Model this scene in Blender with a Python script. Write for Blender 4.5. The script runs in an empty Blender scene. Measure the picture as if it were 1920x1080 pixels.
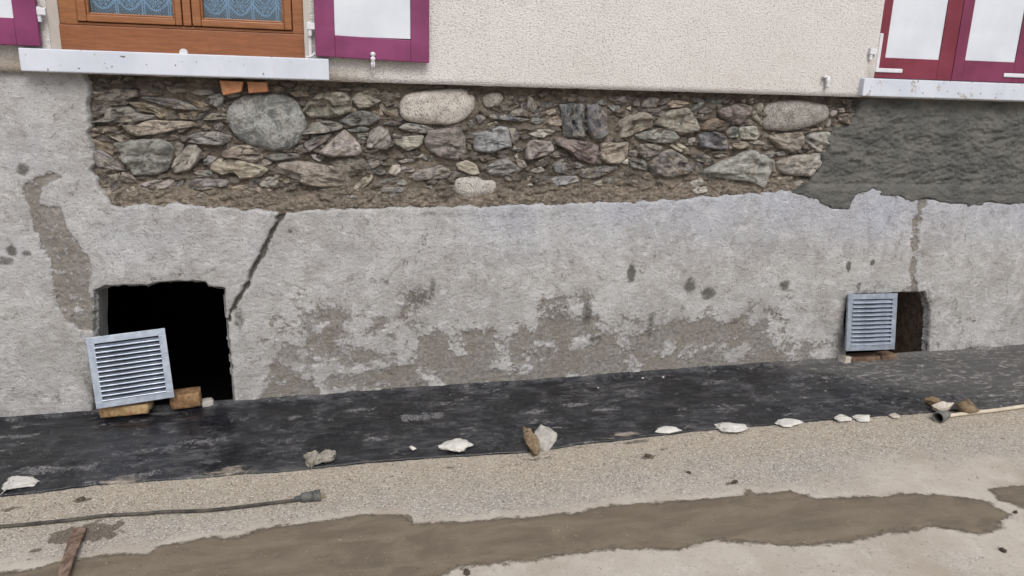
import bpy, bmesh, math, random
import numpy as np
from mathutils import Matrix, Vector

random.seed(7)
S = bpy.context.scene
C = S.collection

# ------------------------------------------------------------------ camera
F_PX, YAW, PITCH, ROLL = 1400.0, 13.0, 14.6, 1.6
CAM = np.array([0.0, -3.94, 1.6])
_y, _p, _r = np.radians([YAW, PITCH, ROLL])
FW = np.array([np.sin(_y)*np.cos(_p), np.cos(_y)*np.cos(_p), -np.sin(_p)])
_rt = np.array([np.cos(_y), -np.sin(_y), 0.0]); _up = np.cross(_rt, FW)
RT = np.cos(_r)*_rt + np.sin(_r)*_up
UP = np.cos(_r)*_up - np.sin(_r)*_rt
cd = bpy.data.cameras.new('camera'); cam = bpy.data.objects.new('camera', cd); C.objects.link(cam)
m = Matrix.Identity(4)
for i in range(3):
    m[i][0], m[i][1], m[i][2], m[i][3] = RT[i], UP[i], -FW[i], CAM[i]
cam.matrix_world = m
cd.sensor_width = 36.0; cd.lens = 36.0*F_PX/1920.0; cd.clip_start = 0.05; cd.clip_end = 2000
S.camera = cam

# ------------------------------------------------------------------ sky, sun, exposure
SUN_EL, SUN_AZ = 48.0, 176.0            # azimuth measured clockwise from +y
w = bpy.data.worlds.new('World'); S.world = w; w.use_nodes = True
wn = w.node_tree.nodes; wl = w.node_tree.links
bg = wn['Background']
sky = wn.new('ShaderNodeTexSky'); sky.sky_type = 'NISHITA'; sky.sun_disc = False
sky.sun_elevation = math.radians(SUN_EL); sky.sun_rotation = math.radians(SUN_AZ)
sky.air_density = 1.0; sky.dust_density = 4.0; sky.ozone_density = 1.0
hs = wn.new('ShaderNodeHueSaturation'); hs.inputs['Saturation'].default_value = 0.60
wl.new(sky.outputs[0], hs.inputs['Color']); wl.new(hs.outputs[0], bg.inputs['Color'])
bg.inputs['Strength'].default_value = 0.108
sd = bpy.data.lights.new('sun', 'SUN'); sun = bpy.data.objects.new('sun', sd); C.objects.link(sun)
sd.energy = 1.4; sd.angle = math.radians(34); sd.color = (1.0, 0.98, 0.95)
el, az = math.radians(SUN_EL), math.radians(SUN_AZ)
to_sun = Vector((math.sin(az)*math.cos(el), math.cos(az)*math.cos(el), math.sin(el)))
sun.rotation_euler = to_sun.to_track_quat('Z', 'Y').to_euler(); sun.location = (0, -6, 8)
vs = S.view_settings
vs.view_transform = 'Standard'; vs.look = 'None'; vs.gamma = 1.0; vs.use_curve_mapping = False
vs.exposure = 0.30

# ------------------------------------------------------------------ geometry helpers
G0, GS = -0.058, 0.0135                   # the street climbs gently to the right
def ground_z(x): return G0 + GS*np.asarray(x, float)
def ray(px, py): return FW*F_PX + RT*(px-960.0) + UP*(540.0-py)
def wp(px, py, Y=0.0):                    # survey point of the facade, on the plane y = Y
    d = ray(px, py); return CAM + d*((Y-CAM[1])/d[1])
def gp(px, py, h=0.0):                    # survey point on the street, h above it
    d = ray(px, py); n = np.array([-GS, 0, 1.0])
    t = (G0 + h - n@CAM)/(n@d); return CAM + d*t
def wxz(pts, Y=0.0): return np.array([wp(a, b, Y)[[0, 2]] for a, b in pts])
def gxy(pts): return np.array([gp(a, b)[:2] for a, b in pts])

_rng = np.random.RandomState(3); PERM = np.concatenate([_rng.permutation(256)]*3)
GR = _rng.randn(256, 3); GR /= np.linalg.norm(GR, axis=1)[:, None]
def pn(x, y, z=0.0):
    x, y, z = np.broadcast_arrays(np.asarray(x, float), np.asarray(y, float), np.asarray(z, float))
    xi, yi, zi = np.floor(x), np.floor(y), np.floor(z)
    xf, yf, zf = x-xi, y-yi, z-zi
    xi, yi, zi = [(a.astype(np.int64)) & 255 for a in (xi, yi, zi)]
    f = lambda t: t*t*t*(t*(t*6-15)+10)
    u, v, q = f(xf), f(yf), f(zf)
    def g(a, b, c):
        h = PERM[PERM[PERM[(xi+a) & 255]+((yi+b) & 255)]+((zi+c) & 255)]
        gg = GR[h]; return gg[..., 0]*(xf-a)+gg[..., 1]*(yf-b)+gg[..., 2]*(zf-c)
    L = lambda a, b, t: a+t*(b-a)
    return 1.6*L(L(L(g(0,0,0), g(1,0,0), u), L(g(0,1,0), g(1,1,0), u), v),
                 L(L(g(0,0,1), g(1,0,1), u), L(g(0,1,1), g(1,1,1), u), v), q)
def fbm(x, y, z=0.0, o=4, r=0.5):
    s = 0; a = 1.0; t = 0.0
    for k in range(o):
        s = s + a*pn(np.asarray(x)*2**k+13.7*k, np.asarray(y)*2**k+5.1*k, np.asarray(z)*2**k+k*3.3); t += a; a *= r
    return s/t
def worley(x, z, cx, cz, seed=0):         # nearest jittered cell: random numbers of it, local offsets, distance to the next one
    gx, gz = np.floor(x/cx), np.floor(z/cz)
    b1 = np.full(x.shape, 1e9); b2 = b1.copy(); ox = np.zeros(x.shape); oz = ox.copy(); idn = np.zeros(x.shape, np.int64)
    for i in (-1, 0, 1):
        for j in (-1, 0, 1):
            a, b = (gx+i).astype(np.int64), (gz+j).astype(np.int64)
            h = PERM[PERM[(a+seed) & 255]+(b & 255)]; h2 = PERM[h+97]
            sx, sz = (a+h/256.0)*cx, (b+h2/256.0)*cz
            d = np.hypot((x-sx)/cx, (z-sz)/cz); n = d < b1
            b2 = np.where(n, b1, np.minimum(b2, d)); b1 = np.where(n, d, b1)
            ox = np.where(n, x-sx, ox); oz = np.where(n, z-sz, oz); idn = np.where(n, h+7*h2, idn)
    r = [((idn*k) % 251)/251.0 for k in (17, 59, 113)]
    return r, ox, oz, b2-b1
def sstep(a, b, x):
    t = np.clip((x-a)/(b-a), 0, 1); return t*t*(3-2*t)
def sdpoly(X, Z, poly):                   # signed distance, positive inside
    P = np.asarray(poly, float); d = np.full(X.shape, 1e9); ins = np.zeros(X.shape, bool)
    for i in range(len(P)):
        ax, az = P[i]; bx, bz = P[(i+1) % len(P)]
        ex, ez = bx-ax, bz-az; wx, wz = X-ax, Z-az
        t = np.clip((wx*ex+wz*ez)/(ex*ex+ez*ez+1e-12), 0, 1)
        d = np.minimum(d, (wx-ex*t)**2+(wz-ez*t)**2)
        c = ((az <= Z) != (bz <= Z)); 
        with np.errstate(divide='ignore', invalid='ignore'):
            ins ^= c & (X < ax+(Z-az)/(bz-az if abs(bz-az) > 1e-12 else 1e-12)*ex)
    d = np.sqrt(d); return np.where(ins, d, -d)
def sdline(X, Z, pts, wd):                # positive within half-width wd of the polyline
    P = np.asarray(pts, float); d = np.full(X.shape, 1e9)
    for i in range(len(P)-1):
        ax, az = P[i]; bx, bz = P[i+1]; ex, ez = bx-ax, bz-az; wx, wz = X-ax, Z-az
        t = np.clip((wx*ex+wz*ez)/(ex*ex+ez*ez+1e-12), 0, 1)
        d = np.minimum(d, np.sqrt((wx-ex*t)**2+(wz-ez*t)**2))
    return wd-d

def mesh_obj(name, V, F, mat, parent=None, smooth=True, loc=None):
    me = bpy.data.meshes.new(name)
    V = np.asarray(V, float)
    if isinstance(F, np.ndarray) and F.ndim == 2:
        me.vertices.add(len(V)); me.vertices.foreach_set('co', V.ravel())
        k = F.shape[1]
        me.loops.add(F.size); me.loops.foreach_set('vertex_index', F.astype(np.int32).ravel())
        me.polygons.add(len(F)); me.polygons.foreach_set('loop_start', np.arange(0, F.size, k, dtype=np.int32))
        me.polygons.foreach_set('loop_total', np.full(len(F), k, np.int32))
        me.update(calc_edges=True)
    else:
        me.from_pydata(V.tolist(), [], [list(f) for f in F]); me.update()
    if smooth: me.polygons.foreach_set('use_smooth', np.ones(len(me.polygons), bool))
    if mat: me.materials.append(mat)
    o = bpy.data.objects.new(name, me); C.objects.link(o)
    if parent is not None: o.parent = parent
    if loc is not None: o.location = loc
    return o
def bm_obj(name, bm, mat, parent=None, smooth=False):
    bmesh.ops.recalc_face_normals(bm, faces=bm.faces)
    me = bpy.data.meshes.new(name); bm.to_mesh(me); bm.free()
    if smooth: me.polygons.foreach_set('use_smooth', np.ones(len(me.polygons), bool))
    me.materials.append(mat); o = bpy.data.objects.new(name, me); C.objects.link(o)
    if parent is not None: o.parent = parent
    return o
def add_box(bm, x0, x1, y0, y1, z0, z1, bev=0.0, seg=2):
    b = bmesh.new(); bmesh.ops.create_cube(b, size=1.0)
    for v in b.verts:
        v.co = Vector(((x0+x1)/2+v.co.x*(x1-x0), (y0+y1)/2+v.co.y*(y1-y0), (z0+z1)/2+v.co.z*(z1-z0)))
    if bev: bmesh.ops.bevel(b, geom=list(b.edges), offset=bev, segments=seg, affect='EDGES', profile=0.5)
    t = bpy.data.meshes.new('tmp'); b.to_mesh(t); b.free(); bm.from_mesh(t); bpy.data.meshes.remove(t)
    return bm
def box(name, x0, x1, y0, y1, z0, z1, mat, parent=None, bev=0.002):
    return bm_obj(name, add_box(bmesh.new(), x0, x1, y0, y1, z0, z1, bev), mat, parent)
def add_tube(bm, pts, rad, n=10, caps=True):
    P = [Vector(p) for p in pts]; R = rad if hasattr(rad, '__len__') else [rad]*len(P)
    rings = []; ref = Vector((0, 0, 1))
    for i, p in enumerate(P):
        t = (P[min(i+1, len(P)-1)]-P[max(i-1, 0)]).normalized()
        if abs(t.dot(ref)) > .95: ref = Vector((0, 1, 0))
        a = t.cross(ref).normalized(); b = t.cross(a)
        rings.append([bm.verts.new(p+(a*math.cos(k*2*math.pi/n)+b*math.sin(k*2*math.pi/n))*R[i]) for k in range(n)])
    for i in range(len(P)-1):
        for k in range(n): bm.faces.new((rings[i][k], rings[i][(k+1) % n], rings[i+1][(k+1) % n], rings[i+1][k]))
    if caps: bm.faces.new(rings[0]); bm.faces.new(rings[-1])
    return bm
def empty(name, loc=(0, 0, 0)):
    o = bpy.data.objects.new(name, None); o.empty_display_size = .1; C.objects.link(o); o.location = loc; return o
def tag(o, label=None, cat=None, group=None, kind=None):
    if label: o['label'] = label
    if cat: o['category'] = cat
    if group: o['group'] = group
    if kind: o['kind'] = kind
    return o
def grid(xs, zs):
    X, Z = np.meshgrid(xs, zs); nx, nz = len(xs), len(zs)
    I = np.arange(nx*nz).reshape(nz, nx)
    Q = np.stack([I[:-1, :-1], I[:-1, 1:], I[1:, 1:], I[1:, :-1]], -1).reshape(-1, 4)
    return X, Z, Q
def compact(V, Q):
    u, inv = np.unique(Q.ravel(), return_inverse=True); return V[u], inv.reshape(Q.shape), u
def set_mask(o, arr, name='mask'):
    a = o.data.attributes.new(name, 'FLOAT_COLOR', 'POINT')
    b = np.ones((len(o.data.vertices), 4), np.float32); b[:, :arr.shape[1]] = arr
    a.data.foreach_set('color', b.ravel())

# ------------------------------------------------------------------ material helpers
def lin(c): 
    c = np.asarray(c, float)/255.0
    return tuple(np.where(c <= .04045, c/12.92, ((c+.055)/1.055)**2.4))
class NT:
    def __init__(s, name):
        s.m = bpy.data.materials.new(name); s.m.use_nodes = True
        s.t = s.m.node_tree; s.n = s.t.nodes; s.b = s.n['Principled BSDF']; s.out = s.n['Material Output']
        s.geo = None; s._c = {}
    def node(s, t, **k):
        n = s.n.new(t)
        for a, v in k.items(): setattr(n, a, v)
        return n
    def L(s, a, b): s.t.links.new(a, b)
    def put(s, sock, v):
        if isinstance(v, bpy.types.NodeSocket): s.L(v, sock)
        elif v is not None:
            if sock.type == 'RGBA' and hasattr(v, '__len__') and len(v) == 3: v = (*v, 1)
            sock.default_value = v
    def obj(s):
        if 'tc' not in s._c: s._c['tc'] = s.node('ShaderNodeTexCoord')
        return s._c['tc'].outputs['Object']
    def info(s, k):
        if 'oi' not in s._c: s._c['oi'] = s.node('ShaderNodeObjectInfo')
        return s._c['oi'].outputs[k]
    def mapping(s, vec, scale=(1, 1, 1), loc=None):
        n = s.node('ShaderNodeMapping'); s.L(vec, n.inputs[0]); n.inputs['Scale'].default_value = scale
        if loc is not None: s.put(n.inputs['Location'], loc)
        return n.outputs[0]
    def noise(s, scale, detail=6, rough=.55, vec=None, dist=0.0, color=False):
        n = s.node('ShaderNodeTexNoise'); s.L(vec or s.obj(), n.inputs['Vector'])
        n.inputs['Scale'].default_value = scale; n.inputs['Detail'].default_value = detail
        n.inputs['Roughness'].default_value = rough; n.inputs['Distortion'].default_value = dist
        return n.outputs['Color' if color else 'Fac']
    def voro(s, scale, vec=None, feature='F1', out='Distance', rand=1.0):
        n = s.node('ShaderNodeTexVoronoi', feature=feature); s.L(vec or s.obj(), n.inputs['Vector'])
        n.inputs['Scale'].default_value = scale; n.inputs['Randomness'].default_value = rand
        return n.outputs[out]
    def rng(s, v, a, b, c=0.0, d=1.0, smooth=True):
        n = s.node('ShaderNodeMapRange'); n.interpolation_type = 'SMOOTHSTEP' if smooth else 'LINEAR'
        s.put(n.inputs[0], v)
        for i, q in enumerate((a, b, c, d)): n.inputs[i+1].default_value = q
        return n.outputs[0]
    def math(s, op, a, b=None, c=None):
        n = s.node('ShaderNodeMath', operation=op); s.put(n.inputs[0], a)
        if b is not None: s.put(n.inputs[1], b)
        if c is not None: s.put(n.inputs[2], c)
        return n.outputs[0]
    def mix(s, f, a, b, mode='MIX'):
        n = s.node('ShaderNodeMix', data_type='RGBA', blend_type=mode); n.clamp_factor = True
        s.put(n.inputs[0], f); s.put(n.inputs[6], a); s.put(n.inputs[7], b); return n.outputs[2]
    def attr(s, name='mask'):
        n = s.node('ShaderNodeAttribute', attribute_name=name); q = s.node('ShaderNodeSeparateColor')
        s.L(n.outputs['Color'], q.inputs[0]); return q.outputs
    def bump(s, h, strength=.5, dist=.005, prev=None):
        n = s.node('ShaderNodeBump'); s.put(n.inputs['Height'], h)
        n.inputs['Strength'].default_value = strength; n.inputs['Distance'].default_value = dist
        if prev: s.L(prev, n.inputs['Normal'])
        return n.outputs[0]
    def done(s, color=None, rough=.8, normal=None, metal=None, spec=.3):
        s.put(s.b.inputs['Base Color'], color); s.put(s.b.inputs['Roughness'], rough)
        s.put(s.b.inputs['Specular IOR Level'], spec)
        if metal is not None: s.put(s.b.inputs['Metallic'], metal)
        if normal is not None: s.L(normal, s.b.inputs['Normal'])
        return s.m

def m_render():
    t = NT('roughcast_render')
    big = t.noise(1.3, 5, .6); mid = t.noise(9, 4)
    v = t.mapping(t.obj(), (104, 104, 130)); g = t.noise(1.0, 3, .55, v, .4); g2 = t.noise(190, 3, .6); w3 = t.voro(120, t.mapping(t.obj(), (1, 1, 1.3)))
    col = t.mix(t.rng(big, .3, .7), lin((200, 196, 192)), lin((208, 205, 203)))
    col = t.mix(t.rng(mid, .5, .75, 0, .3), col, lin((186, 179, 170)))
    pit = t.rng(g, .34, .50, 1, 0)  # hollows between the grains: their shade is darkened into the colour
    col = t.mix(t.math('MULTIPLY', pit, .55), col, lin((128, 122, 116)))
    a = t.attr()
    dirt = t.rng(t.math('ADD', a[0], t.math('MULTIPLY', t.math('SUBTRACT', t.noise(22, 6, .65), .5), .7)), .3, .9)
    col = t.mix(t.math('MULTIPLY', dirt, .7), col, lin((134, 122, 104)))
    h = t.math('ADD', g, t.math('ADD', t.math('MULTIPLY', g2, .3), t.math('MULTIPLY', w3, .5)))
    n = t.bump(mid, .15, .01); n = t.bump(h, .85, .0052, n)
    return t.done(col, .92, n, spec=.15)
def m_plaster():
    t = NT('old_lime_plaster'); o = t.obj(); a = t.attr()
    wob = t.mix(.06, o, t.noise(6, 5, .6, color=True))
    n1 = t.noise(3.2, 8, .66, None, .4); n2 = t.noise(38, 7, .68); n4 = t.noise(120, 5, .65); n5 = t.noise(14, 7, .7, None, .6)
    tr = t.noise(1.0, 6, .66, t.mapping(wob, (20, 20, 31)), 1.2)
    col = t.mix(t.rng(n1, .36, .64), lin((158, 157, 157)), lin((182, 182, 183)))
    col = t.mix(t.math('MULTIPLY', t.math('SUBTRACT', 1.0, a[2]), .25), col, lin((164, 161, 154)))
    col = t.mix(t.math('MULTIPLY', a[2], .8), col, lin((168, 172, 184)))
    col = t.mix(t.rng(n5, .53, .62, 0, .40), col, lin((136, 133, 129)))
    col = t.mix(t.rng(n5, .47, .36, 0, .6), col, lin((194, 194, 195)))
    jit = t.math('ADD', t.math('MULTIPLY', t.math('SUBTRACT', n2, .5), 1.25), t.math('ADD', t.math('MULTIPLY', t.math('SUBTRACT', n4, .5), .9), t.math('MULTIPLY', t.math('SUBTRACT', n5, .5), .5)))
    pe = t.rng(t.math('ADD', a[0], jit), .44, .53)
    bare = t.mix(t.rng(n2, .35, .65), lin((106, 103, 98)), lin((146, 142, 136)))
    bare = t.mix(t.rng(t.noise(7, 5), .4, .62, 0, .6), bare, lin((122, 116, 107)))
    bare = t.mix(t.rng(n4, .57, .68, 0, .5), bare, lin((156, 151, 142)))
    col = t.mix(t.math('MULTIPLY', pe, .92), col, bare)
    st = t.rng(t.math('ADD', a[1], t.math('MULTIPLY', jit, .8)), .34, .95)
    col = t.mix(t.math('MULTIPLY', st, .85), col, lin((76, 73, 67)))
    fl = t.rng(t.math('ADD', n4, t.math('MULTIPLY', tr, .5)), .60, .68, 1, 0)          # dirt caught in the little pits
    col = t.mix(t.math('MULTIPLY', fl, .5), col, lin((98, 95, 92)))
    cr = t.voro(3.4, t.mix(.25, o, t.noise(5, 5, .65, color=True)), 'DISTANCE_TO_EDGE')
    crk = t.math('MULTIPLY', t.rng(cr, .0, .008, 1, 0), t.rng(n5, .5, .6))
    col = t.mix(t.math('MULTIPLY', crk, .6), col, lin((86, 82, 77)))
    h = t.math('ADD', t.math('MULTIPLY', n2, .8), t.math('ADD', t.math('MULTIPLY', tr, .8), t.math('MULTIPLY', n4, .55)))
    h = t.math('SUBTRACT', h, t.math('MULTIPLY', pe, .3)); h = t.math('SUBTRACT', h, t.math('MULTIPLY', crk, .4))
    n = t.bump(h, .85, .011)
    return t.done(col, .9, n, spec=.2)
def m_mortar():
    t = NT('earth_mortar'); n1 = t.noise(7, 7, .65); n2 = t.noise(55, 7, .7); n3 = t.noise(150, 4, .6); a = t.attr()
    st = t.noise(1.0, 6, .65, t.mapping(t.obj(), (22, 40, 90)))
    col = t.mix(t.rng(n1, .35, .65), lin((94, 88, 81)), lin((132, 122, 110)))
    col = t.mix(t.math('MULTIPLY', t.rng(a[1], .45, .5), .8), col, t.mix(a[1], lin((80, 76, 74)), lin((124, 117, 110))))
    col = t.mix(t.rng(n2, .52, .68, 0, .6), col, lin((148, 138, 125)))
    col = t.mix(t.math('MULTIPLY', a[0], .7), col, t.mix(t.rng(n2, .35, .65), lin((112, 102, 91)), lin((168, 157, 143))))
    col = t.mix(t.rng(t.noise(11, 6, .65), .54, .68, 0, .65), col, lin((64, 60, 57)))
    col = t.mix(t.rng(st, .36, .46, .5, 0), col, lin((58, 54, 52)))
    n = t.bump(t.math('ADD', n2, t.math('ADD', t.math('MULTIPLY', n3, .6), st)), 1.0, .014)
    return t.done(col, .95, n, spec=.1)
def m_wet():
    t = NT('wet_cement_coat'); o = t.obj()
    n1 = t.noise(6, 6, .6); n2 = t.noise(34, 7, .65, t.mapping(o, (1, 1, 1.6))); n3 = t.noise(110, 4, .6)
    col = t.mix(t.rng(n1, .3, .7), lin((77, 78, 76)), lin((104, 103, 99)))
    col = t.mix(t.rng(n2, .52, .7, 0, .5), col, lin((116, 117, 114)))
    h = t.math('ADD', n2, t.math('MULTIPLY', n3, .5))
    n = t.bump(h, .9, .014)
    return t.done(col, t.rng(n1, .3, .7, .6, .8), n, spec=.35)
def m_stone(kind):
    t = NT(kind); o = t.obj(); base = t.info('Color')
    off = t.node('ShaderNodeCombineXYZ'); 
    for i, k in enumerate((17.0, 31.0, 53.0)): t.L(t.math('MULTIPLY', t.info('Random'), k), off.inputs[i])
    v = t.mapping(o, (1, 1, 1), off.outputs[0])
    if kind == 'granite':
        n2 = t.noise(22, 6, .65, v); sp = t.noise(130, 3, .7, v)
        col = t.mix(t.rng(n2, .3, .7), t.mix(.30, base, (0, 0, 0)), t.mix(.12, base, (1, 1, 1)))
        col = t.mix(t.rng(sp, .36, .46, .8, 0), col, lin((62, 60, 58)))
        col = t.mix(t.rng(sp, .56, .66, 0, .6), col, lin((206, 200, 190)))
        n = t.bump(t.noise(14, 5, .65, v), .5, .03); n = t.bump(sp, .6, .007, n); ro = .85
    elif kind == 'boulder':
        n2 = t.noise(11, 7, .72, v, .9); n3 = t.noise(60, 6, .7, v)
        col = t.mix(t.rng(n2, .40, .58), t.mix(.58, base, (0.02, .02, .025)), t.mix(.12, base, (.9, .88, .84)))
        col = t.mix(t.rng(n3, .38, .52, .7, 0), col, t.mix(.6, base, (0, 0, 0)))
        col = t.mix(t.math('MULTIPLY', t.rng(t.noise(17, 6, .7, v), .50, .62), t.rng(n3, .40, .55, .2, .8)), col, lin((158, 153, 145)))
        n = t.bump(n2, .6, .03); n = t.bump(n3, .9, .011, n); ro = .8
    else:
        st = t.noise(1.0, 7, .7, t.mapping(v, (12, 40, 80)), .5); n2 = t.noise(18, 8, .72, v, .5); n3 = t.noise(70, 6, .7, v)
        col = t.mix(t.rng(n2, .38, .62), t.mix(.45, base, (.02, .018, .015)), t.mix(.16, base, (.95, .92, .86)))
        rv = t.info('Random'); col = t.mix(t.math('MULTIPLY', t.rng(st, .36, .48, .8, 0), t.rng(rv, .15, .85, .25, 1.0)), col, t.mix(.68, base, (0, 0, 0)))
        col = t.mix(t.math('MULTIPLY', t.rng(t.noise(13, 7, .7, v, .8), .50, .60), t.rng(t.math('FRACT', t.math('MULTIPLY', rv, 7.3)), .3, .9, .0, .85)), col, lin((176, 168, 154)))
        col = t.mix(t.math('MULTIPLY', t.rng(t.noise(16, 6, .7, v, .8), .54, .64), t.rng(t.math('FRACT', t.math('MULTIPLY', rv, 3.7)), .4, .95, .0, .7)), col, lin((122, 94, 70)))
        col = t.mix(t.rng(n3, .54, .68, 0, .5), col, lin((178, 171, 160)))
        col = t.mix(t.rng(t.noise(9, 6, .65, v), .55, .68, 0, .5), col, lin((116, 98, 80)))     # earth left on the face
        h = t.math('ADD', t.math('MULTIPLY', st, 1.4), t.math('ADD', n2, t.math('MULTIPLY', n3, .6)))
        n = t.bump(h, 1.0, .014); ro = .8
    return t.done(col, ro, n, spec=.25)
def m_simple(name, c1, c2, sc=12, rough=.6, bump=.2, bsc=60, bd=.002, metal=None, spec=.35, det=5, lo=.35, hi=.65):
    t = NT(name); n1 = t.noise(sc, det, .6); n2 = t.noise(bsc, 5, .6)
    return t.done(t.mix(t.rng(n1, lo, hi), lin(c1), lin(c2)), rough, t.bump(n2, bump, bd), metal, spec)
def m_wood(name, c1, c2):
    t = NT(name); st = t.noise(1.0, 6, .6, t.mapping(t.obj(), (7, 40, 90)), .5)
    st2 = t.noise(1.0, 4, .6, t.mapping(t.obj(), (30, 90, 220)))
    col = t.mix(t.rng(st, .32, .68), lin(c1), lin(c2)); col = t.mix(t.rng(st2, .35, .45, .35, 0), col, lin((92, 48, 20)))
    return t.done(col, .42, t.bump(st2, .12, .001), spec=.45)
def m_sill(name, worn):
    t = NT(name); n1 = t.noise(5, 5, .6); n2 = t.noise(60, 6, .65)
    col = t.mix(t.rng(n1, .3, .7), lin((188, 194, 206)), lin((200, 205, 215)))
    ch = t.math('MULTIPLY', t.rng(t.math('ADD', t.noise(6.5, 3, .5), t.math('MULTIPLY', n2, .5)), .90, .94), worn)
    col = t.mix(t.math('MULTIPLY', ch, .8), col, lin((154, 146, 134)))
    col = t.mix(t.rng(t.noise(45, 2, .4), .70, .74), col, lin((112, 108, 104)))
    col = t.mix(t.rng(t.noise(1.0, 5, .6, t.mapping(t.obj(), (40, 40, 4))), .55, .8, 0, .35), col, lin((176, 172, 168)))
    return t.done(col, .55, t.bump(n2, .2, .002), spec=.35)
def m_membrane():
    t = NT('black_plastic_sheet'); o = t.obj(); a = t.attr()
    wob = t.mix(.05, o, t.noise(5, 5, .6, color=True))
    n1 = t.noise(4, 7, .68, None, .5); n2 = t.noise(1.0, 7, .72, t.mapping(wob, (9, 21, 16)), .9); n3 = t.noise(130, 4, .65); n6 = t.noise(32, 7, .72)
    prt = t.voro(66, t.mapping(wob, (1, 1.3, 1)), 'DISTANCE_TO_EDGE', rand=.7)
    col = t.mix(t.rng(n1, .35, .65), lin((20, 21, 26)), lin((30, 31, 37)))
    film = t.math('MULTIPLY', t.rng(n2, .40, .66), t.rng(n1, .42, .60, .06, 1.0))
    col = t.mix(t.math('MULTIPLY', film, .55), col, t.mix(n6, lin((62, 62, 66)), lin((128, 127, 127))))
    fz = t.rng(t.math('ADD', a[0], t.math('MULTIPLY', t.math('SUBTRACT', n6, .5), 2.4)), .40, 1.0)
    pr = t.math('MULTIPLY', t.rng(prt, .05, .17), fz)
    col = t.mix(t.math('MULTIPLY', pr, .6), col, lin((158, 157, 158)))
    sm = t.math('MULTIPLY', t.rng(t.noise(1.0, 8, .74, t.mapping(wob, (8, 17, 10)), 1.4), .54, .66), t.rng(n6, .42, .58))
    big = t.rng(t.noise(2.3, 4, .6, None, .5), .44, .58)
    col = t.mix(t.math('MULTIPLY', t.math('MULTIPLY', sm, big), .6), col, lin((164, 163, 162)))
    ce = t.rng(t.math('ADD', a[1], t.math('MULTIPLY', t.math('SUBTRACT', n6, .5), 1.5)), .16, .72)
    pat = t.noise(1.0, 8, .76, t.mapping(wob, (10, 19, 16)), 1.3)
    col = t.mix(t.math('MULTIPLY', ce, .75), col, t.mix(t.rng(pat, .50, .68), lin((88, 87, 85)), lin((168, 165, 160))))
    ed = t.rng(t.math('ADD', a[2], t.math('MULTIPLY', t.math('SUBTRACT', n2, .5), 1.6)), .5, .9)
    col = t.mix(t.math('MULTIPLY', ed, .7), col, lin((170, 160, 146)))
    sc = t.rng(t.noise(260, 1, .3), .71, .75)
    col = t.mix(t.math('MULTIPLY', sc, .8), col, lin((186, 184, 180)))
    n = t.bump(n2, .3, .012); n = t.bump(n3, .25, .002, n)
    ro = t.mix(t.math('MAXIMUM', ce, film), (.36,)*3, (.85,)*3)
    return t.done(col, ro, n, spec=.4)
def m_road():
    t = NT('dusty_gravel_road'); o = t.obj(); a = t.attr()
    n1 = t.noise(2.2, 7, .62); n2 = t.noise(28, 7, .68); g = t.voro(172, o, out='Color'); gd = t.voro(172); n7 = t.noise(7, 7, .68, None, .4)
    g2 = t.noise(230, 4, .7)
    q = t.node('ShaderNodeSeparateColor'); t.L(g, q.inputs[0])
    gr = t.mix(q.outputs[0], lin((154, 145, 132)), lin((180, 171, 157)))
    gr = t.mix(t.rng(q.outputs[1], .88, .90), gr, lin((200, 193, 181)))
    gr = t.mix(t.rng(q.outputs[2], .90, .92), gr, lin((116, 105, 93)))
    du = t.mix(t.rng(n1, .35, .65), lin((172, 163, 151)), lin((186, 179, 169)))
    du = t.mix(t.rng(n2, .5, .7, 0, .4), du, lin((164, 153, 139)))
    du = t.mix(t.rng(n7, .50, .64, 0, .5), du, lin((198, 192, 183)))
    du = t.mix(t.rng(t.noise(3.2, 6, .65), .52, .66, 0, .45), du, lin((158, 147, 133)))
    du = t.mix(t.rng(t.noise(160, 3, .6), .56, .66, 0, .4), du, lin((140, 130, 118)))
    gy = t.mix(q.outputs[0], lin((150, 144, 136)), lin((178, 172, 163)))
    gy = t.mix(t.rng(q.outputs[1], .88, .90), gy, lin((200, 196, 189)))
    gy = t.mix(t.rng(q.outputs[2], .90, .92), gy, lin((124, 119, 113)))
    gr = t.mix(t.rng(t.math('ADD', a[1], t.math('MULTIPLY', t.math('SUBTRACT', n7, .5), 1.5)), .05, 1.1), gr, gy)
    f = t.rng(t.math('ADD', t.math('MULTIPLY', a[0], .92), t.math('ADD', t.math('MULTIPLY', t.math('SUBTRACT', n7, .5), 1.5), t.math('ADD', t.math('MULTIPLY', t.math('SUBTRACT', n2, .5), .9), t.math('MULTIPLY', t.math('SUBTRACT', g2, .5), .8)))), .15, .95)
    col = t.mix(f, du, gr)
    col = t.mix(t.math('MULTIPLY', t.rng(t.noise(75, 3, .5), .68, .73), .6), col, lin((100, 92, 83)))
    w_ = t.rng(t.math('ADD', a[2], t.math('MULTIPLY', t.math('SUBTRACT', n2, .5), 1.6)), .40, .70)
    col = t.mix(t.math('MULTIPLY', w_, .85), col, t.mix(q.outputs[0], lin((74, 68, 61)), lin((116, 107, 95))))
    h = t.math('ADD', t.math('MULTIPLY', t.math('MULTIPLY', gd, f), -1.2), t.math('ADD', t.math('MULTIPLY', n2, .5), t.math('MULTIPLY', g2, .45)))
    return t.done(col, .93, t.bump(h, .65, .005), spec=.15)
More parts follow.
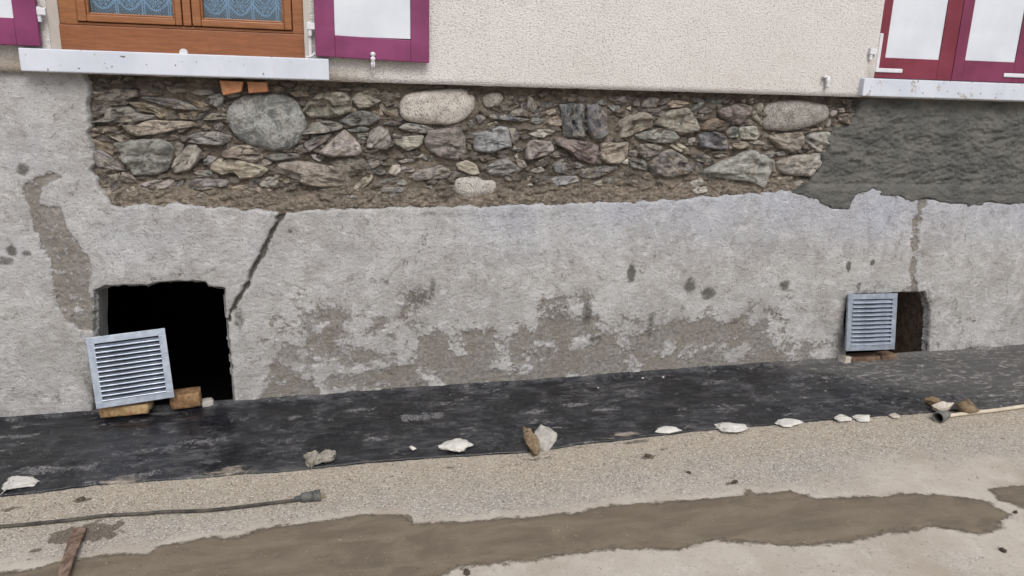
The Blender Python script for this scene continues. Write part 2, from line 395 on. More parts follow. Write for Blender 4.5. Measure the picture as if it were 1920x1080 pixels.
def m_mud():
    t = NT('drying_mud'); o = t.obj(); v = t.mapping(o, (3.2, 11, 5))
    n1 = t.noise(1.0, 6, .6, v, .6); n2 = t.noise(60, 6, .65); n3 = t.noise(8, 5)
    col = t.mix(t.rng(n1, .35, .65), lin((106, 96, 83)), lin((122, 112, 97)))
    col = t.mix(t.rng(n3, .52, .70, 0, .45), col, lin((134, 123, 107)))
    col = t.mix(t.rng(t.noise(90, 2, .5), .68, .73, 0, .7), col, lin((70, 62, 54)))
    col = t.mix(t.rng(t.noise(110, 1, .4), .74, .78, 0, .7), col, lin((176, 168, 156)))
    a = t.attr(); ej = t.math('ADD', t.math('MULTIPLY', t.math('SUBTRACT', t.noise(26, 7, .7), .5), 1.3), t.math('MULTIPLY', t.math('SUBTRACT', t.noise(150, 4, .7), .5), .9))
    t.put(t.b.inputs['Alpha'], t.rng(t.math('ADD', a[0], ej), .12, .78))
    col = t.mix(t.rng(t.math('ADD', a[0], ej), .6, 1.2, .25, 0), col, lin((96, 87, 76)))
    return t.done(col, t.rng(n1, .3, .7, .6, .82), t.bump(t.math('ADD', n2, t.math('MULTIPLY', n1, .6)), .35, .005), spec=.3)
def m_metal():
    t = NT('galvanised_steel'); n1 = t.noise(1.0, 4, .6, t.mapping(t.obj(), (8, 60, 60))); n2 = t.noise(20, 5, .6)
    col = t.mix(t.rng(n2, .3, .7), (.33, .38, .46), (.49, .55, .64))
    return t.done(col, t.rng(n1, .3, .7, .34, .5), t.bump(n1, .05, .001), 0.9, .5)
def m_lace():
    t = NT('lace_fabric'); o = t.obj(); s = t.node('ShaderNodeSeparateXYZ'); t.L(o, s.inputs[0])
    x, z = s.outputs[0], s.outputs[2]
    P = .116
    u = t.math('SUBTRACT', t.math('FRACT', t.math('DIVIDE', x, P)), .5); au = t.math('ABSOLUTE', u)
    wv = lambda sx, sz: t.math('ABSOLUTE', t.math('SINE', t.math('ADD', t.math('MULTIPLY', x, sx), t.math('MULTIPLY', z, sz))))
    net = t.rng(t.math('MINIMUM', wv(230, 230), wv(230, -230)), .28, .5, 1, 0)
    rib = t.math('MULTIPLY', t.rng(t.math('ABSOLUTE', t.math('SUBTRACT', au, .46)), .012, .03, 1, 0), 1.0)
    zb = t.math('ADD', .066, t.math('MULTIPLY', t.math('MULTIPLY', u, u), .2))     # scalloped lower edge of the dense lace
    dz = t.math('SUBTRACT', z, zb)
    edge = t.rng(t.math('ABSOLUTE', dz), .003, .008, 1, 0)
    bead = t.rng(t.math('ABSOLUTE', t.math('SINE', t.math('MULTIPLY', x, 330))), .3, .5)
    edge = t.math('MULTIPLY', edge, bead)
    rr = t.math('SQRT', t.math('ADD', t.math('POWER', t.math('MULTIPLY', u, P), 2), t.math('POWER', t.math('SUBTRACT', z, .104), 2)))
    an = t.math('ARCTAN2', t.math('SUBTRACT', z, .104), t.math('MULTIPLY', u, P))
    pet = t.math('ADD', .018, t.math('MULTIPLY', t.math('COSINE', t.math('MULTIPLY', an, 6)), .008))
    fl = t.rng(t.math('ABSOLUTE', t.math('SUBTRACT', rr, pet)), .002, .005, 1, 0)
    fl = t.math('MAXIMUM', fl, t.rng(rr, .004, .007, 1, 0))
    arc = t.rng(t.math('ABSOLUTE', t.math('SUBTRACT', t.math('FRACT', t.math('MULTIPLY', dz, 55)), .5)), .12, .28, 1, 0)
    dense = t.math('MULTIPLY', t.rng(dz, 0, .002), t.math('MAXIMUM', fl, t.math('MULTIPLY', arc, t.rng(rr, .03, .034))))
    al = t.math('MAXIMUM', t.math('MAXIMUM', t.math('MULTIPLY', net, .7), rib), t.math('MAXIMUM', edge, t.math('MULTIPLY', dense, .95)))
    al = t.math('MAXIMUM', al, .10)
    t.put(t.b.inputs['Alpha'], al)
    return t.done((.42, .70, 1.0), .9, None, spec=.1)  # the sky's blue is put into the colour of the white lace
def m_glass():
    t = NT('window_glass'); tr = t.node('ShaderNodeBsdfTransparent'); gl = t.node('ShaderNodeBsdfGlossy'); gl.inputs['Roughness'].default_value = .02
    fr = t.node('ShaderNodeFresnel'); fr.inputs[0].default_value = 1.5; mx = t.node('ShaderNodeMixShader')
    t.L(t.math('ADD', t.math('MULTIPLY', fr.outputs[0], 1.2), .01), mx.inputs[0]); t.L(tr.outputs[0], mx.inputs[1]); t.L(gl.outputs[0], mx.inputs[2]); t.L(mx.outputs[0], t.out.inputs[0])
    tr.inputs[0].default_value = (.88, .93, .96, 1)
    return t.m
def m_brick(name, c1, c2, c3):
    t = NT(name); n1 = t.noise(24, 6, .65); n2 = t.noise(110, 5, .6)
    col = t.mix(t.rng(n1, .4, .6), lin(c1), lin(c2)); col = t.mix(t.rng(t.noise(40, 6, .7), .54, .66), col, lin(c3))
    return t.done(col, .9, t.bump(t.math('ADD', n1, n2), .6, .006), spec=.15)

M = dict(render=m_render(), plaster=m_plaster(), mortar=m_mortar(), wet=m_wet(),
    schist=m_stone('schist'), granite=m_stone('granite'), boulder=m_stone('boulder'),
    magenta=m_simple('magenta_paint', (110, 45, 84), (128, 58, 99), 5, .48, .3, 34),
    crimson=m_simple('crimson_paint', (106, 39, 52), (120, 49, 65), 5, .48, .3, 34),
    plum=m_simple('plum_paint', (104, 42, 68), (118, 52, 80), 5, .48, .3, 34),
    panel=m_simple('white_panel_paint', (194, 200, 209), (208, 213, 220), 2.5, .5, .2, 26),
    ironwhite=m_simple('white_iron_paint', (200, 201, 206), (210, 211, 215), 30, .45, .2, 80),
    wood=m_wood('brown_woodgrain', (124, 78, 46), (146, 96, 60)), wood2=m_wood('brown_woodgrain_board', (120, 72, 42), (138, 86, 54)),
    sill=m_sill('white_sill_paint', 0.0), sill2=m_sill('worn_white_sill_paint', 1.0),
    membrane=m_membrane(), road=m_road(), mud=m_mud(), metal=m_metal(), lace=m_lace(), glass=m_glass(),
    dark=m_simple('dark_cellar', (14, 14, 13), (20, 19, 18), 4, .95, .2),  # near-black colour stands in for the unlit cellar and room
    jamb=m_simple('cream_jamb_paint', (212, 206, 194), (222, 218, 210), 6, .8, .4, 70, .003),
    tile=m_brick('terracotta', (168, 118, 86), (182, 132, 100), (150, 106, 80)),
    firebrick=m_brick('buff_brick', (150, 120, 86), (178, 154, 118), (112, 82, 56)),
    brownbrick=m_brick('brown_brick', (116, 90, 66), (146, 118, 88), (82, 62, 48)),
    redbrick=m_brick('red_brown_brick', (92, 74, 63), (122, 102, 86), (74, 61, 54)),
    earth=m_brick('dark_earth_reveal', (112, 98, 84), (142, 128, 112), (84, 74, 66)),
    chunk=m_simple('white_plaster_chunk', (188, 186, 180), (206, 204, 198), 30, .9, .5, 90, .004, spec=.15),
    concrete=m_brick('grey_concrete_lump', (124, 119, 110), (154, 149, 140), (92, 86, 78)),
    brownstone=m_brick('brown_rubble', (108, 92, 74), (136, 120, 98), (80, 68, 56)),
    palestone=m_brick('pale_rubble', (172, 164, 152), (196, 190, 180), (134, 112, 86)),
    greystone=m_brick('grey_slab', (150, 146, 140), (170, 168, 162), (128, 124, 118)),
    rubber=m_simple('dusty_black_rubber', (62, 64, 64), (98, 98, 94), 26, .75, .3, 90),
    cable=m_simple('dusty_black_cable', (48, 47, 45), (86, 81, 74), 18, .8, .3, 90),
    palecable=m_simple('pale_beige_cable', (178, 168, 150), (196, 186, 168), 18, .7, .3, 90),
    socketgrey=m_simple('grey_rubber_socket', (88, 90, 88), (122, 120, 114), 26, .75, .3, 90),
    brass=m_simple('dull_brass', (150, 136, 108), (170, 156, 126), 30, .4, .1, 60, metal=.8),
    rust=m_brick('rusty_steel', (104, 84, 72), (140, 122, 110), (84, 66, 56)),
    soil=m_simple('dark_soil_crumb', (70, 62, 54), (96, 86, 74), 40, .95, .6, 120, .004),
    pebble=m_simple('road_pebble', (142, 132, 118), (182, 172, 158), 9, .9, .3, 200, det=2, lo=.45, hi=.55))
M['pebble'].node_tree.nodes  # colour varies with position: every pebble a little different

# ================================================================== THE HOUSE
house = tag(empty('house'), 'old house front with bare rubble band between pale roughcast and peeling grey plaster', 'house')

BAND = [(150,120),(165,172),(162,200),(166,235),(164,262),(172,290),(170,318),(182,345),(196,366),(206,391),(260,388),(330,386),(410,390),(470,396),(520,400),
        (600,396),(680,394),(760,391),(840,390),(900,389),(980,386),(1060,384),(1130,380),(1200,381),(1262,378),(1320,372),(1400,366),(1470,361),(1520,366),
        (1563,392),(1591,391),(1604,364),(1640,355),(1690,368),(1740,374),(1790,380),(1840,380),(1895,382),(1960,380),(2200,372),(2200,120)]
HOLE_L = [(174,546),(205,535),(275,535),(292,528),(335,526),(385,528),(391,536),(421,541),(424,580),(430,640),(436,700),(441,770),(448,830),(180,830),(172,783),(176,700),(173,620)]
HOLE_R = [(1584,586),(1590,560),(1600,552),(1680,549),(1734,546),(1740,562),(1746,582),(1742,668),(1738,700),(1590,700),(1586,640),(1582,600)]
band = wxz(BAND, .02); band[-2:] = [(9.6, 1.03), (9.6, 1.9)]; holeL = wxz(HOLE_L, .02); holeR = wxz(HOLE_R, .02)
CRACK = wxz([(530,398),(512,430),(500,458),(480,498),(466,530),(446,562),(434,584),(428,602)], .02)
BAREL = wxz([(41,349),(72,336),(99,324),(113,332),(79,356),(72,384),(113,387),(127,428),(151,462),(171,497),(171,538),(178,620),(147,620),(103,579),(92,497),(62,428),(51,384),(34,366)], .02)
BARER = wxz([(1733,378),(1720,420),(1714,470),(1712,510),(1716,545)], .02)

# ---- lower plaster: a height field that breaks away round the rubble band, the holes and the crack
STEP = .0055
def span(a, b, st, A=-5.2, B=9.4, co=.03): return np.concatenate([np.arange(A, a-co/2, co), np.arange(a, b, st), np.arange(b+co/2, B, co)])   # fine where seen, coarser beyond
X, Z, Q = grid(span(-2.0, 4.75, STEP), np.arange(-.22, 1.66, STEP))
jag = .026*fbm(X*13, Z*15, 1, 6, .66)
dB = sdpoly(X, Z, band) + jag
dL = sdpoly(X, Z, holeL) + .6*jag
dR = sdpoly(X, Z, holeR) + .6*jag
dC = sdline(X + .020*fbm(X*13, Z*13, 81, 5, .65), Z, CRACK, .0115) + .75*jag + .007*fbm(X*5, Z*11, 83, 3)
und = .010*fbm(X*1.6, Z*1.6, 5, 3) + .0035*fbm(X*9, Z*14, 2, 4) + .0016*fbm(X*45, Z*60, 2, 2) + .0022*np.abs(fbm(X*7, Z*22, 17, 4, .6))
WX = X + .020*fbm(X*11, Z*11, 61, 4, .6); WZ = Z + .024*fbm(X*11, Z*11, 71, 4, .6)
n_pe = fbm(X*5.0, Z*6.5, 9, 5, .6)
low = sstep(.70, .25, Z)
midx = sstep(-.55, -.35, X)*sstep(3.05, 2.6, X)
peel = -.16 + .50*low*midx + 1.25*n_pe*(.25+.75*low) + .16*sstep(.25, -.02, Z)*midx + .12*sstep(.6,.1,Z)*(1-midx) - .06*(X < -.6) + .30*np.maximum(0, fbm(X*7, Z*9, 141, 5, .62)-.12)*2
for q_, wt in (([(790,640),(900,628),(1000,622),(1050,596),(1120,606),(1200,640),(1290,606),(1330,566),(1370,590),(1400,640),(1560,640),(1590,560),(1600,690),(1200,704),(1000,718),(850,724),(770,690)], .24),
               ([(495,535),(560,515),(625,540),(645,600),(560,625),(490,610)], .26), ([(735,530),(800,520),(820,575),(760,590)], .4), ([(1020,560),(1110,540),(1115,600),(1060,630),(1000,600)], .4), ([(520,680),(700,660),(760,700),(600,740),(500,740)], .14)):
    peel = peel + wt*sstep(-.06, .05, sdpoly(WX, WZ, wxz(q_, .02)))
peel = np.maximum(peel, sstep(-.012, .012, sdpoly(X, Z, BAREL) + 1.5*jag + .010*fbm(X*45, Z*45, 19, 3))*(.66+.75*fbm(X*15, Z*17, 91, 5, .7)))
brk = sdline(X+.03*fbm(X*9, Z*9, 101, 4), Z, BARER, .024) + 1.6*jag + .018*fbm(X*6, Z*10, 103, 3)
peel = np.maximum(peel, sstep(-.012, .012, brk)*(.70+.7*fbm(X*15, Z*17, 95, 5, .7)))
stain = np.zeros_like(X)
for (a, b, rx, rz, s) in [(1183,512,7,20,1),(1295,536,12,14,.9),(1328,551,14,10,1),(1472,534,11,11,.9),(1592,500,4,10,1),(1635,494,5,5,1),(1220,612,9,26,.75),
        (1115,636,16,10,.8),(41,318,12,14,.9),(20,470,12,10,1),(50,474,10,8,.9),(10,489,16,12,.9),(785,560,34,22,.6),(812,540,9,26,.7),(1050,590,42,26,.55),
        (1100,585,12,26,.8),(545,148,6,6,.5),(92,455,26,20,.55),(130,470,18,16,.5),(1160,640,30,12,.4),(690,570,20,8,.5),(760,575,14,10,.5),(900,620,60,12,.45),
        (1600,600,14,60,.75),(1575,650,26,40,.55),(1760,590,10,10,.5),(1860,398,8,8,.6),(1756,640,14,20,.4),(1830,655,30,8,.7),(1640,535,60,12,.5),(1610,540,6,12,.8),
        (155,560,12,60,.35),(168,720,14,60,.6),(448,600,12,30,.7),(545,432,6,4,.8),(1370,590,50,30,.3),(620,600,60,50,.25),(1130,420,60,8,.3),(890,402,200,6,.5),(1290,392,60,6,.4),(700,402,60,5,.4)]:
    c = wp(a, b, .02); k = abs(wp(a+1, b, .02)[0]-c[0])
    r = np.sqrt(((WX-c[0])/(rx*k*1.1))**2 + ((WZ-c[2])/(rz*k*1.1))**2)
    stain = np.maximum(stain, s*sstep(1.6, .3, r))
stain = np.maximum(stain, 1.25*sstep(-.002, .008, dC)); stain = np.maximum(stain, .30*sstep(-.04, .0, dC))
stain = np.maximum(stain, .55*sstep(.07, .0, np.abs(-dR-.02))*(Z < .55))
gy = ground_z(X)
stain = np.maximum(stain, .42*sstep(.10, .0, Z-gy) + .0)
stain = np.maximum(stain, (.30+.5*fbm(X*9, Z*9, 121, 4, .6))*sstep(-.045, .0, dB)*sstep(.0, .2, X+1.2))
blue = sstep(.62, .98, Z)*sstep(.35, 1.1, X)*(.65+.8*fbm(X*2, Z*2, 4, 3)) + .35*sstep(.4,.9,Z)*sstep(.9,-.3,X)*(.4+fbm(X*3, Z*3, 14, 3))
pm = sstep(.40, .55, peel + .5*fbm(X*38, Z*38, 7, 3))
Y = .022 - und + .0035*pm
Y += .10*sstep(-.004, .024, dB)
Y -= .005*sstep(-.03, -.004, dB)*(fbm(X*20, Z*20, 3, 3))          # broken lip of plaster
Y += .05*sstep(-.004, .016, np.maximum(dL, dR))
Y += .034*sstep(-.004, .009, dC)
Y += .006*sstep(-.01, .01, sdpoly(X, Z, BAREL)+jag) + .006*sstep(-.01, .01, brk)
ok = (np.maximum(dL, dR) < .018) & (dB < .05)
qk = ok.ravel()[Q].all(1)
V, F, idx = compact(np.stack([X, Y, Z], -1).reshape(-1, 3), Q[qk])
o = mesh_obj('lower_plaster', V, F, M['plaster'], house)
set_mask(o, np.stack([np.clip(peel, 0, 1), np.clip(stain, 0, 1), np.clip(blue, 0, 1)], -1).reshape(-1, 3)[idx])

# ---- bed of earth mortar behind the rubble
X, Z, Q = grid(np.arange(-1.5, 3.3, .0055), np.arange(.9, 1.72, .0055))
dB = sdpoly(X, Z, band)
lowm = sstep(.17, .02, dB)*sstep(1.30, 1.1, Z)*sstep(2.8, 2.5, X)
(w0, w1, w2), wox, woz, wed = worley(X+.015*fbm(X*18, Z*18, 5, 3), Z+.010*fbm(X*20, Z*20, 6, 3), .055, .026)
on = w0 > .68
plate = on*sstep(.02, .16, wed)*(.010+.014*w1) + (wox*(w1-.5)*.35 + woz*(w2-.65)*.7)*on
Y = .0685 + .034*np.abs(fbm(X*11, Z*17, 3, 5, .6)) - .017*fbm(X*7, Z*9, 23, 4) - .011*fbm(X*32, Z*42, 3, 4, .6) - plate*(1-.6*lowm) - lowm*(.030+.014*fbm(X*7, Z*18, 31, 5, .6))
Y = Y + .09*sstep(.004, -.03, dB + .026*fbm(X*13, Z*15, 1, 6, .66))
tone = np.where(on, .5+.5*w2, 0)*sstep(.0, .14, wed)*(1-.7*lowm)
V = np.stack([X, Y, Z], -1).reshape(-1, 3)
o = mesh_obj('mortar_bed', V, Q, M['mortar'], house)
set_mask(o, np.stack([lowm, tone, lowm*0], -1).reshape(-1, 3))

# ---- rubble stones, each one a part; outlines surveyed on the facade
P = dict(g=(126,124,121), dg=(96,95,94), t=(140,129,114), b=(108,98,88), r=(116,103,98), p=(164,159,151), gg=(132,130,126), pk=(143,134,128), m=(106,100,97),
         o=(128,115,97), bl=(136,138,140), dk=(78,77,77), sl=(88,90,95), pg=(153,153,148), pt=(164,154,139), ru=(112,94,79), pl=(171,167,158), ol=(131,125,115))
def R(ox, oy, s, L): return [([(ox+a/s, oy+b/s) for a, b in pts], c, k, d) for pts, c, k, d in L]
s_, g_, b_ = 'schist', 'granite', 'boulder'
STONES = R(140, 140, 4.155, [
 ([(110,130),(300,110),(470,120),(490,165),(400,195),(280,205),(140,195)],'m',s_,.7), ([(500,108),(600,105),(690,120),(670,160),(500,165)],'b',s_,.6),
 ([(130,250),(240,232),(290,262),(230,305),(130,325)],'m',s_,.6), ([(250,268),(420,248),(480,292),(640,322),(590,350),(400,378),(230,370),(120,375),(230,340)],'gg',s_,1),
 ([(420,215),(560,222),(640,256),(735,280),(725,330),(655,345),(630,305),(490,280)],'o',s_,.8), ([(490,168),(640,178),(780,188),(900,232),(960,265),(900,277),(780,266),(700,242),(560,202)],'g',s_,.9),
 ([(890,140),(960,115),(1060,120),(1080,150),(980,165)],'gg',s_,.7), ([(1030,170),(1130,145),(1165,180),(1150,230),(1100,255),(1060,230)],'g',s_,.9),
 ([(880,200),(1000,200),(1055,238),(1000,262),(930,250)],'o',s_,.6), ([(800,300),(920,285),(955,310),(920,350),(820,345)],'o',s_,.6),
 ([(1000,352),(1060,300),(1180,305),(1175,357)],'ol',s_,.9), ([(930,335),(1020,275),(1060,288),(1000,345),(960,352)],'dk',s_,.5),
 ([(370,395),(480,390),(600,355),(760,360),(950,370),(940,400),(820,425),(640,462),(500,475),(420,450)],'pt',s_,1.1), ([(110,420),(250,400),(360,405),(320,440),(180,480),(105,490)],'t',s_,.7),
 ([(950,380),(1040,365),(1075,390),(1055,430),(980,420)],'b',s_,.5), ([(1080,378),(1140,365),(1165,400),(1130,440),(1085,430)],'dg',s_,.7),
 ([(780,505),(980,450),(1090,445),(1220,480),(1200,520),(1140,550),(960,540),(860,525)],'gg',s_,1.1),
 ([(300,540),(420,515),(640,505),(720,530),(770,580),(750,660),(720,740),(600,780),(470,780),(410,730),(350,650)],'g',s_,1.25),
 ([(130,580),(210,585),(300,660),(400,745),(310,750),(180,720),(140,650)],'g',s_,.8), ([(110,500),(230,520),(300,562),(290,630),(220,590),(120,570)],'o',s_,.6),
 ([(750,730),(790,650),(880,555),(940,550),(980,600),(970,660),(900,740),(790,770)],'p',s_,1.1),
 ([(1060,690),(1150,655),(1300,668),(1420,700),(1500,740),(1440,790),(1290,815),(1240,755),(1150,780),(1060,740)],'pt',s_,1.1),
 ([(1150,600),(1240,560),(1360,550),(1450,590),(1460,650),(1390,690),(1260,652),(1160,648)],'t',s_,1), ([(1000,620),(1090,640),(1110,655),(1050,705),(1000,700)],'g',s_,.8),
 ([(920,760),(960,745),(1060,750),(1075,795),(960,800)],'g',s_,.9), ([(490,860),(620,820),(775,815),(765,900),(700,930),(560,910)],'pk',s_,1),
 ([(870,830),(950,810),(1200,820),(1180,868),(1000,900),(900,890)],'g',s_,.8), ([(1440,850),(1500,800),(1590,800),(1590,850),(1540,880),(1450,875)],'pl',s_,1),
 ([(1180,880),(1300,860),(1540,890),(1530,930),(1420,940),(1250,920)],'t',s_,.7), ([(400,880),(450,850),(485,920),(440,930),(400,910)],'pt',s_,.7),
 ([(180,800),(340,760),(360,840),(340,940),(240,960),(200,890)],'m',s_,.8), ([(785,815),(850,815),(840,870),(785,890)],'g',s_,.7),
 ([(775,525),(850,545),(840,580),(790,640),(765,600)],'dg',s_,.4), ([(300,960),(370,950),(380,1000),(320,1005)],'pk',s_,.6),
 ([(700,195),(860,205),(930,235),(890,232),(760,220)],'b',s_,.4), ([(600,480),(760,470),(830,490),(740,515),(640,500)],'b',s_,.4),
 ([(190,210),(330,205),(420,215),(400,240),(260,240)],'b',s_,.5), ([(700,90),(860,85),(880,130),(760,150)],'b',s_,.4), ([(1090,190),(1180,240),(1175,290),(1110,280)],'b',s_,.4)])
STONES += [([(428,205),(440,190),(470,178),(520,177),(550,188),(568,213),(573,240),(560,265),(535,281),(500,279),(460,268),(436,247),(426,224)],'g',b_,1.5),
 ([(751,207),(758,183),(775,174),(830,168),(872,168),(888,183),(890,200),(875,220),(848,233),(800,231),(762,226)],'p',g_,1.45)]
STONES += R(480, 140, 4.155, [
 ([(250,138),(330,125),(420,142),(400,170),(310,176)],'t',s_,.8), ([(400,220),(480,155),(560,138),(690,142),(740,200),(740,290),(680,310),(560,340),(420,330),(370,280)],'ol',s_,1.25),
 ([(735,190),(810,130),(880,165),(985,205),(900,250),(800,270)],'pk',s_,1.1), ([(960,150),(1010,122),(1140,148),(1130,180),(1000,186)],'b',s_,.6),
 ([(960,230),(1040,210),(1115,262),(1105,340),(1010,310),(970,270)],'b',s_,.4), ([(640,360),(740,300),(830,280),(920,300),(970,340),(900,395),(730,402)],'dg',s_,1),
 ([(360,465),(450,370),(560,355),(690,395),(660,430),(500,460)],'gg',s_,1), ([(990,392),(1030,360),(1180,370),(1120,402)],'dk',s_,.7),
 ([(1110,410),(1180,380),(1280,385),(1380,420),(1395,460),(1280,455),(1150,432)],'g',s_,1), ([(700,432),(830,402),(890,422),(860,446),(740,447)],'dg',s_,.7),
 ([(370,540),(450,490),(590,460),(560,510),(410,605)],'g',s_,1), ([(485,610),(605,500),(690,430),(790,520),(820,600),(790,630),(590,640)],'p',s_,1.2),
 ([(775,462),(880,452),(860,510),(800,500)],'g',s_,.7), ([(860,570),(890,440),(960,405),(1030,430),(1055,530),(1020,585),(940,580)],'g',s_,1.1),
 ([(1070,462),(1180,480),(1310,470),(1290,550),(1180,595),(1080,540)],'pl',s_,1.1), ([(1320,520),(1350,440),(1600,410),(1630,500),(1640,620),(1560,665),(1420,640),(1340,580)],'pk',s_,1.1),
 ([(60,640),(160,612),(370,620),(340,650),(120,672)],'g',s_,.8), ([(170,760),(200,690),(380,680),(560,710),(700,740),(735,830),(690,870),(520,880),(370,850),(300,810)],'pt',s_,1.25),
 ([(1105,672),(1230,645),(1240,666),(1130,692)],'pl',s_,.7), ([(1030,770),(1060,710),(1120,700),(1130,760),(1090,790)],'p',s_,.9),
 ([(1190,800),(1280,742),(1440,705),(1520,760),(1480,810),(1360,815),(1230,830)],'pk',s_,1), ([(750,890),(830,810),(910,770),(917,810),(830,890),(780,915)],'pt',s_,.9),
 ([(945,840),(1060,810),(1110,815),(1020,852)],'g',s_,.6), ([(950,930),(980,880),(1100,870),(1160,890),(1120,930),(1030,970),(960,960)],'bl',s_,.9),
 ([(440,990),(620,930),(760,930),(820,980),(650,1025),(520,1000)],'g',s_,.8), ([(450,900),(550,890),(540,915),(460,922)],'pl',s_,.6),
 ([(580,680),(700,650),(850,660),(870,740),(760,770),(640,730)],'ol',s_,.4), ([(860,660),(970,640),(990,690),(900,740)],'g',s_,.6),
 ([(1400,950),(1440,880),(1480,930),(1460,1000),(1410,1000)],'g',s_,.6), ([(935,592),(925,625),(870,630),(882,600)],'pk',s_,.6),
 ([(420,620),(470,620),(520,660),(500,685),(450,660)],'g',s_,.7), ([(740,250),(790,275),(780,290),(745,290)],'t',s_,.4), ([(900,290),(970,270),(1000,320),(960,330)],'ru',s_,.4),
 ([(290,600),(360,530),(370,590),(330,610)],'g',s_,.5), ([(1260,640),(1310,620),(1300,640),(1265,655)],'pl',s_,.6), ([(60,890),(140,885),(130,930),(40,930)],'t',s_,.5),
 ([(820,900),(900,880),(910,960),(850,980)],'ru',s_,.5), ([(210,880),(330,870),(420,890),(300,930),(200,920)],'b',s_,.5), ([(160,1010),(230,1020),(240,1045),(170,1040)],'p',s_,.5)])
STONES += R(830, 140, 4.155, [
 ([(95,830),(150,800),(280,795),(310,830),(410,825),(415,930),(330,940),(200,965),(110,930)],'pl',g_,1),
 ([(300,190),(360,145),(450,140),(480,190),(430,240),(350,265)],'ol',g_,1), ([(485,150),(560,170),(600,240),(540,290),(445,278),(475,220)],'b',s_,.6),
 ([(660,250),(665,165),(700,175),(740,260),(710,300)],'p',s_,1), ([(340,310),(480,308),(680,350),(620,367),(470,352),(370,342)],'sl',s_,.8),
 ([(790,292),(870,265),(890,290),(830,320)],'t',s_,.7), ([(815,395),(840,340),(900,320),(935,340),(930,402)],'pt',s_,.9),
 ([(915,235),(1000,230),(1105,235),(1110,490),(1040,490),(945,480),(930,350)],'sl',s_,1.1), ([(1120,240),(1220,235),(1280,320),(1285,470),(1240,500),(1190,510),(1130,430)],'sl',s_,1.2),
 ([(240,460),(330,445),(430,405),(510,415),(535,560),(480,570),(380,610),(250,590)],'bl',s_,1.2), ([(520,420),(600,422),(605,480),(570,545),(540,545)],'sl',s_,.8),
 ([(670,460),(730,430),(870,430),(875,465),(810,470),(790,490),(710,485)],'pl',s_,.9), ([(650,560),(690,510),(850,520),(866,590),(800,630),(680,665),(650,650)],'pk',s_,1.1),
 ([(878,490),(960,500),(1130,530),(1210,550),(1200,700),(1130,690),(1040,650),(980,590),(882,540)],'r',s_,1.1), ([(1240,530),(1450,530),(1440,620),(1370,695),(1280,690),(1230,650)],'t',s_,1.1),
 ([(1290,182),(1390,165),(1490,182),(1470,212),(1310,207)],'g',s_,.7), ([(1285,242),(1370,230),(1395,270),(1330,292)],'g',s_,.7),
 ([(110,700),(180,665),(260,700),(290,770),(230,785),(120,740)],'pt',s_,1), ([(340,720),(430,670),(500,640),(550,690),(600,740),(480,790),(370,780)],'g',s_,.8),
 ([(680,750),(770,710),(800,750),(740,772)],'p',s_,.8), ([(840,820),(900,795),(1040,790),(1070,830),(960,860),(880,865)],'bl',s_,.8),
 ([(1085,740),(1290,710),(1370,715),(1280,770),(1170,815),(1070,800)],'g',s_,.9), ([(1150,850),(1240,820),(1330,790),(1340,860),(1220,870)],'gg',s_,.7),
 ([(620,860),(690,840),(770,840),(740,867)],'p',s_,.7), ([(260,640),(330,625),(420,655),(310,682)],'r',s_,.7), ([(560,640),(590,610),(592,670)],'p',s_,.6),
 ([(350,387),(420,362),(440,385),(360,402)],'t',s_,.6), ([(190,380),(230,350),(250,390),(210,420)],'dg',s_,.6), ([(255,330),(330,300),(340,350),(285,390)],'g',s_,.6),
 ([(1390,690),(1450,655),(1452,700)],'pl',s_,.7), ([(0,730),(50,720),(65,780),(10,800)],'ol',s_,.8), ([(860,700),(960,650),(1020,720),(940,770),(880,760)],'g',s_,.4),
 ([(690,895),(760,905),(785,935),(720,915)],'pl',s_,.5), ([(600,800),(700,790),(680,830),(610,835)],'b',s_,.4), ([(420,860),(540,840),(600,880),(480,910)],'t',s_,.3),
 ([(270,190),(296,195),(290,228),(268,225)],'b',s_,.5), ([(1030,180),(1070,185),(1068,215),(1035,215)],'b',s_,.6), ([(1500,170),(1550,190),(1540,250),(1490,240)],'m',s_,.4),
 ([(600,170),(650,165),(650,280),(615,270)],'dg',s_,.4), ([(760,210),(860,215),(900,240),(820,260),(770,250)],'dk',s_,.4), ([(700,320),(800,320),(800,360),(740,390),(690,370)],'dg',s_,.4),
 ([(190,480),(230,480),(225,590),(195,580)],'b',s_,.4)])
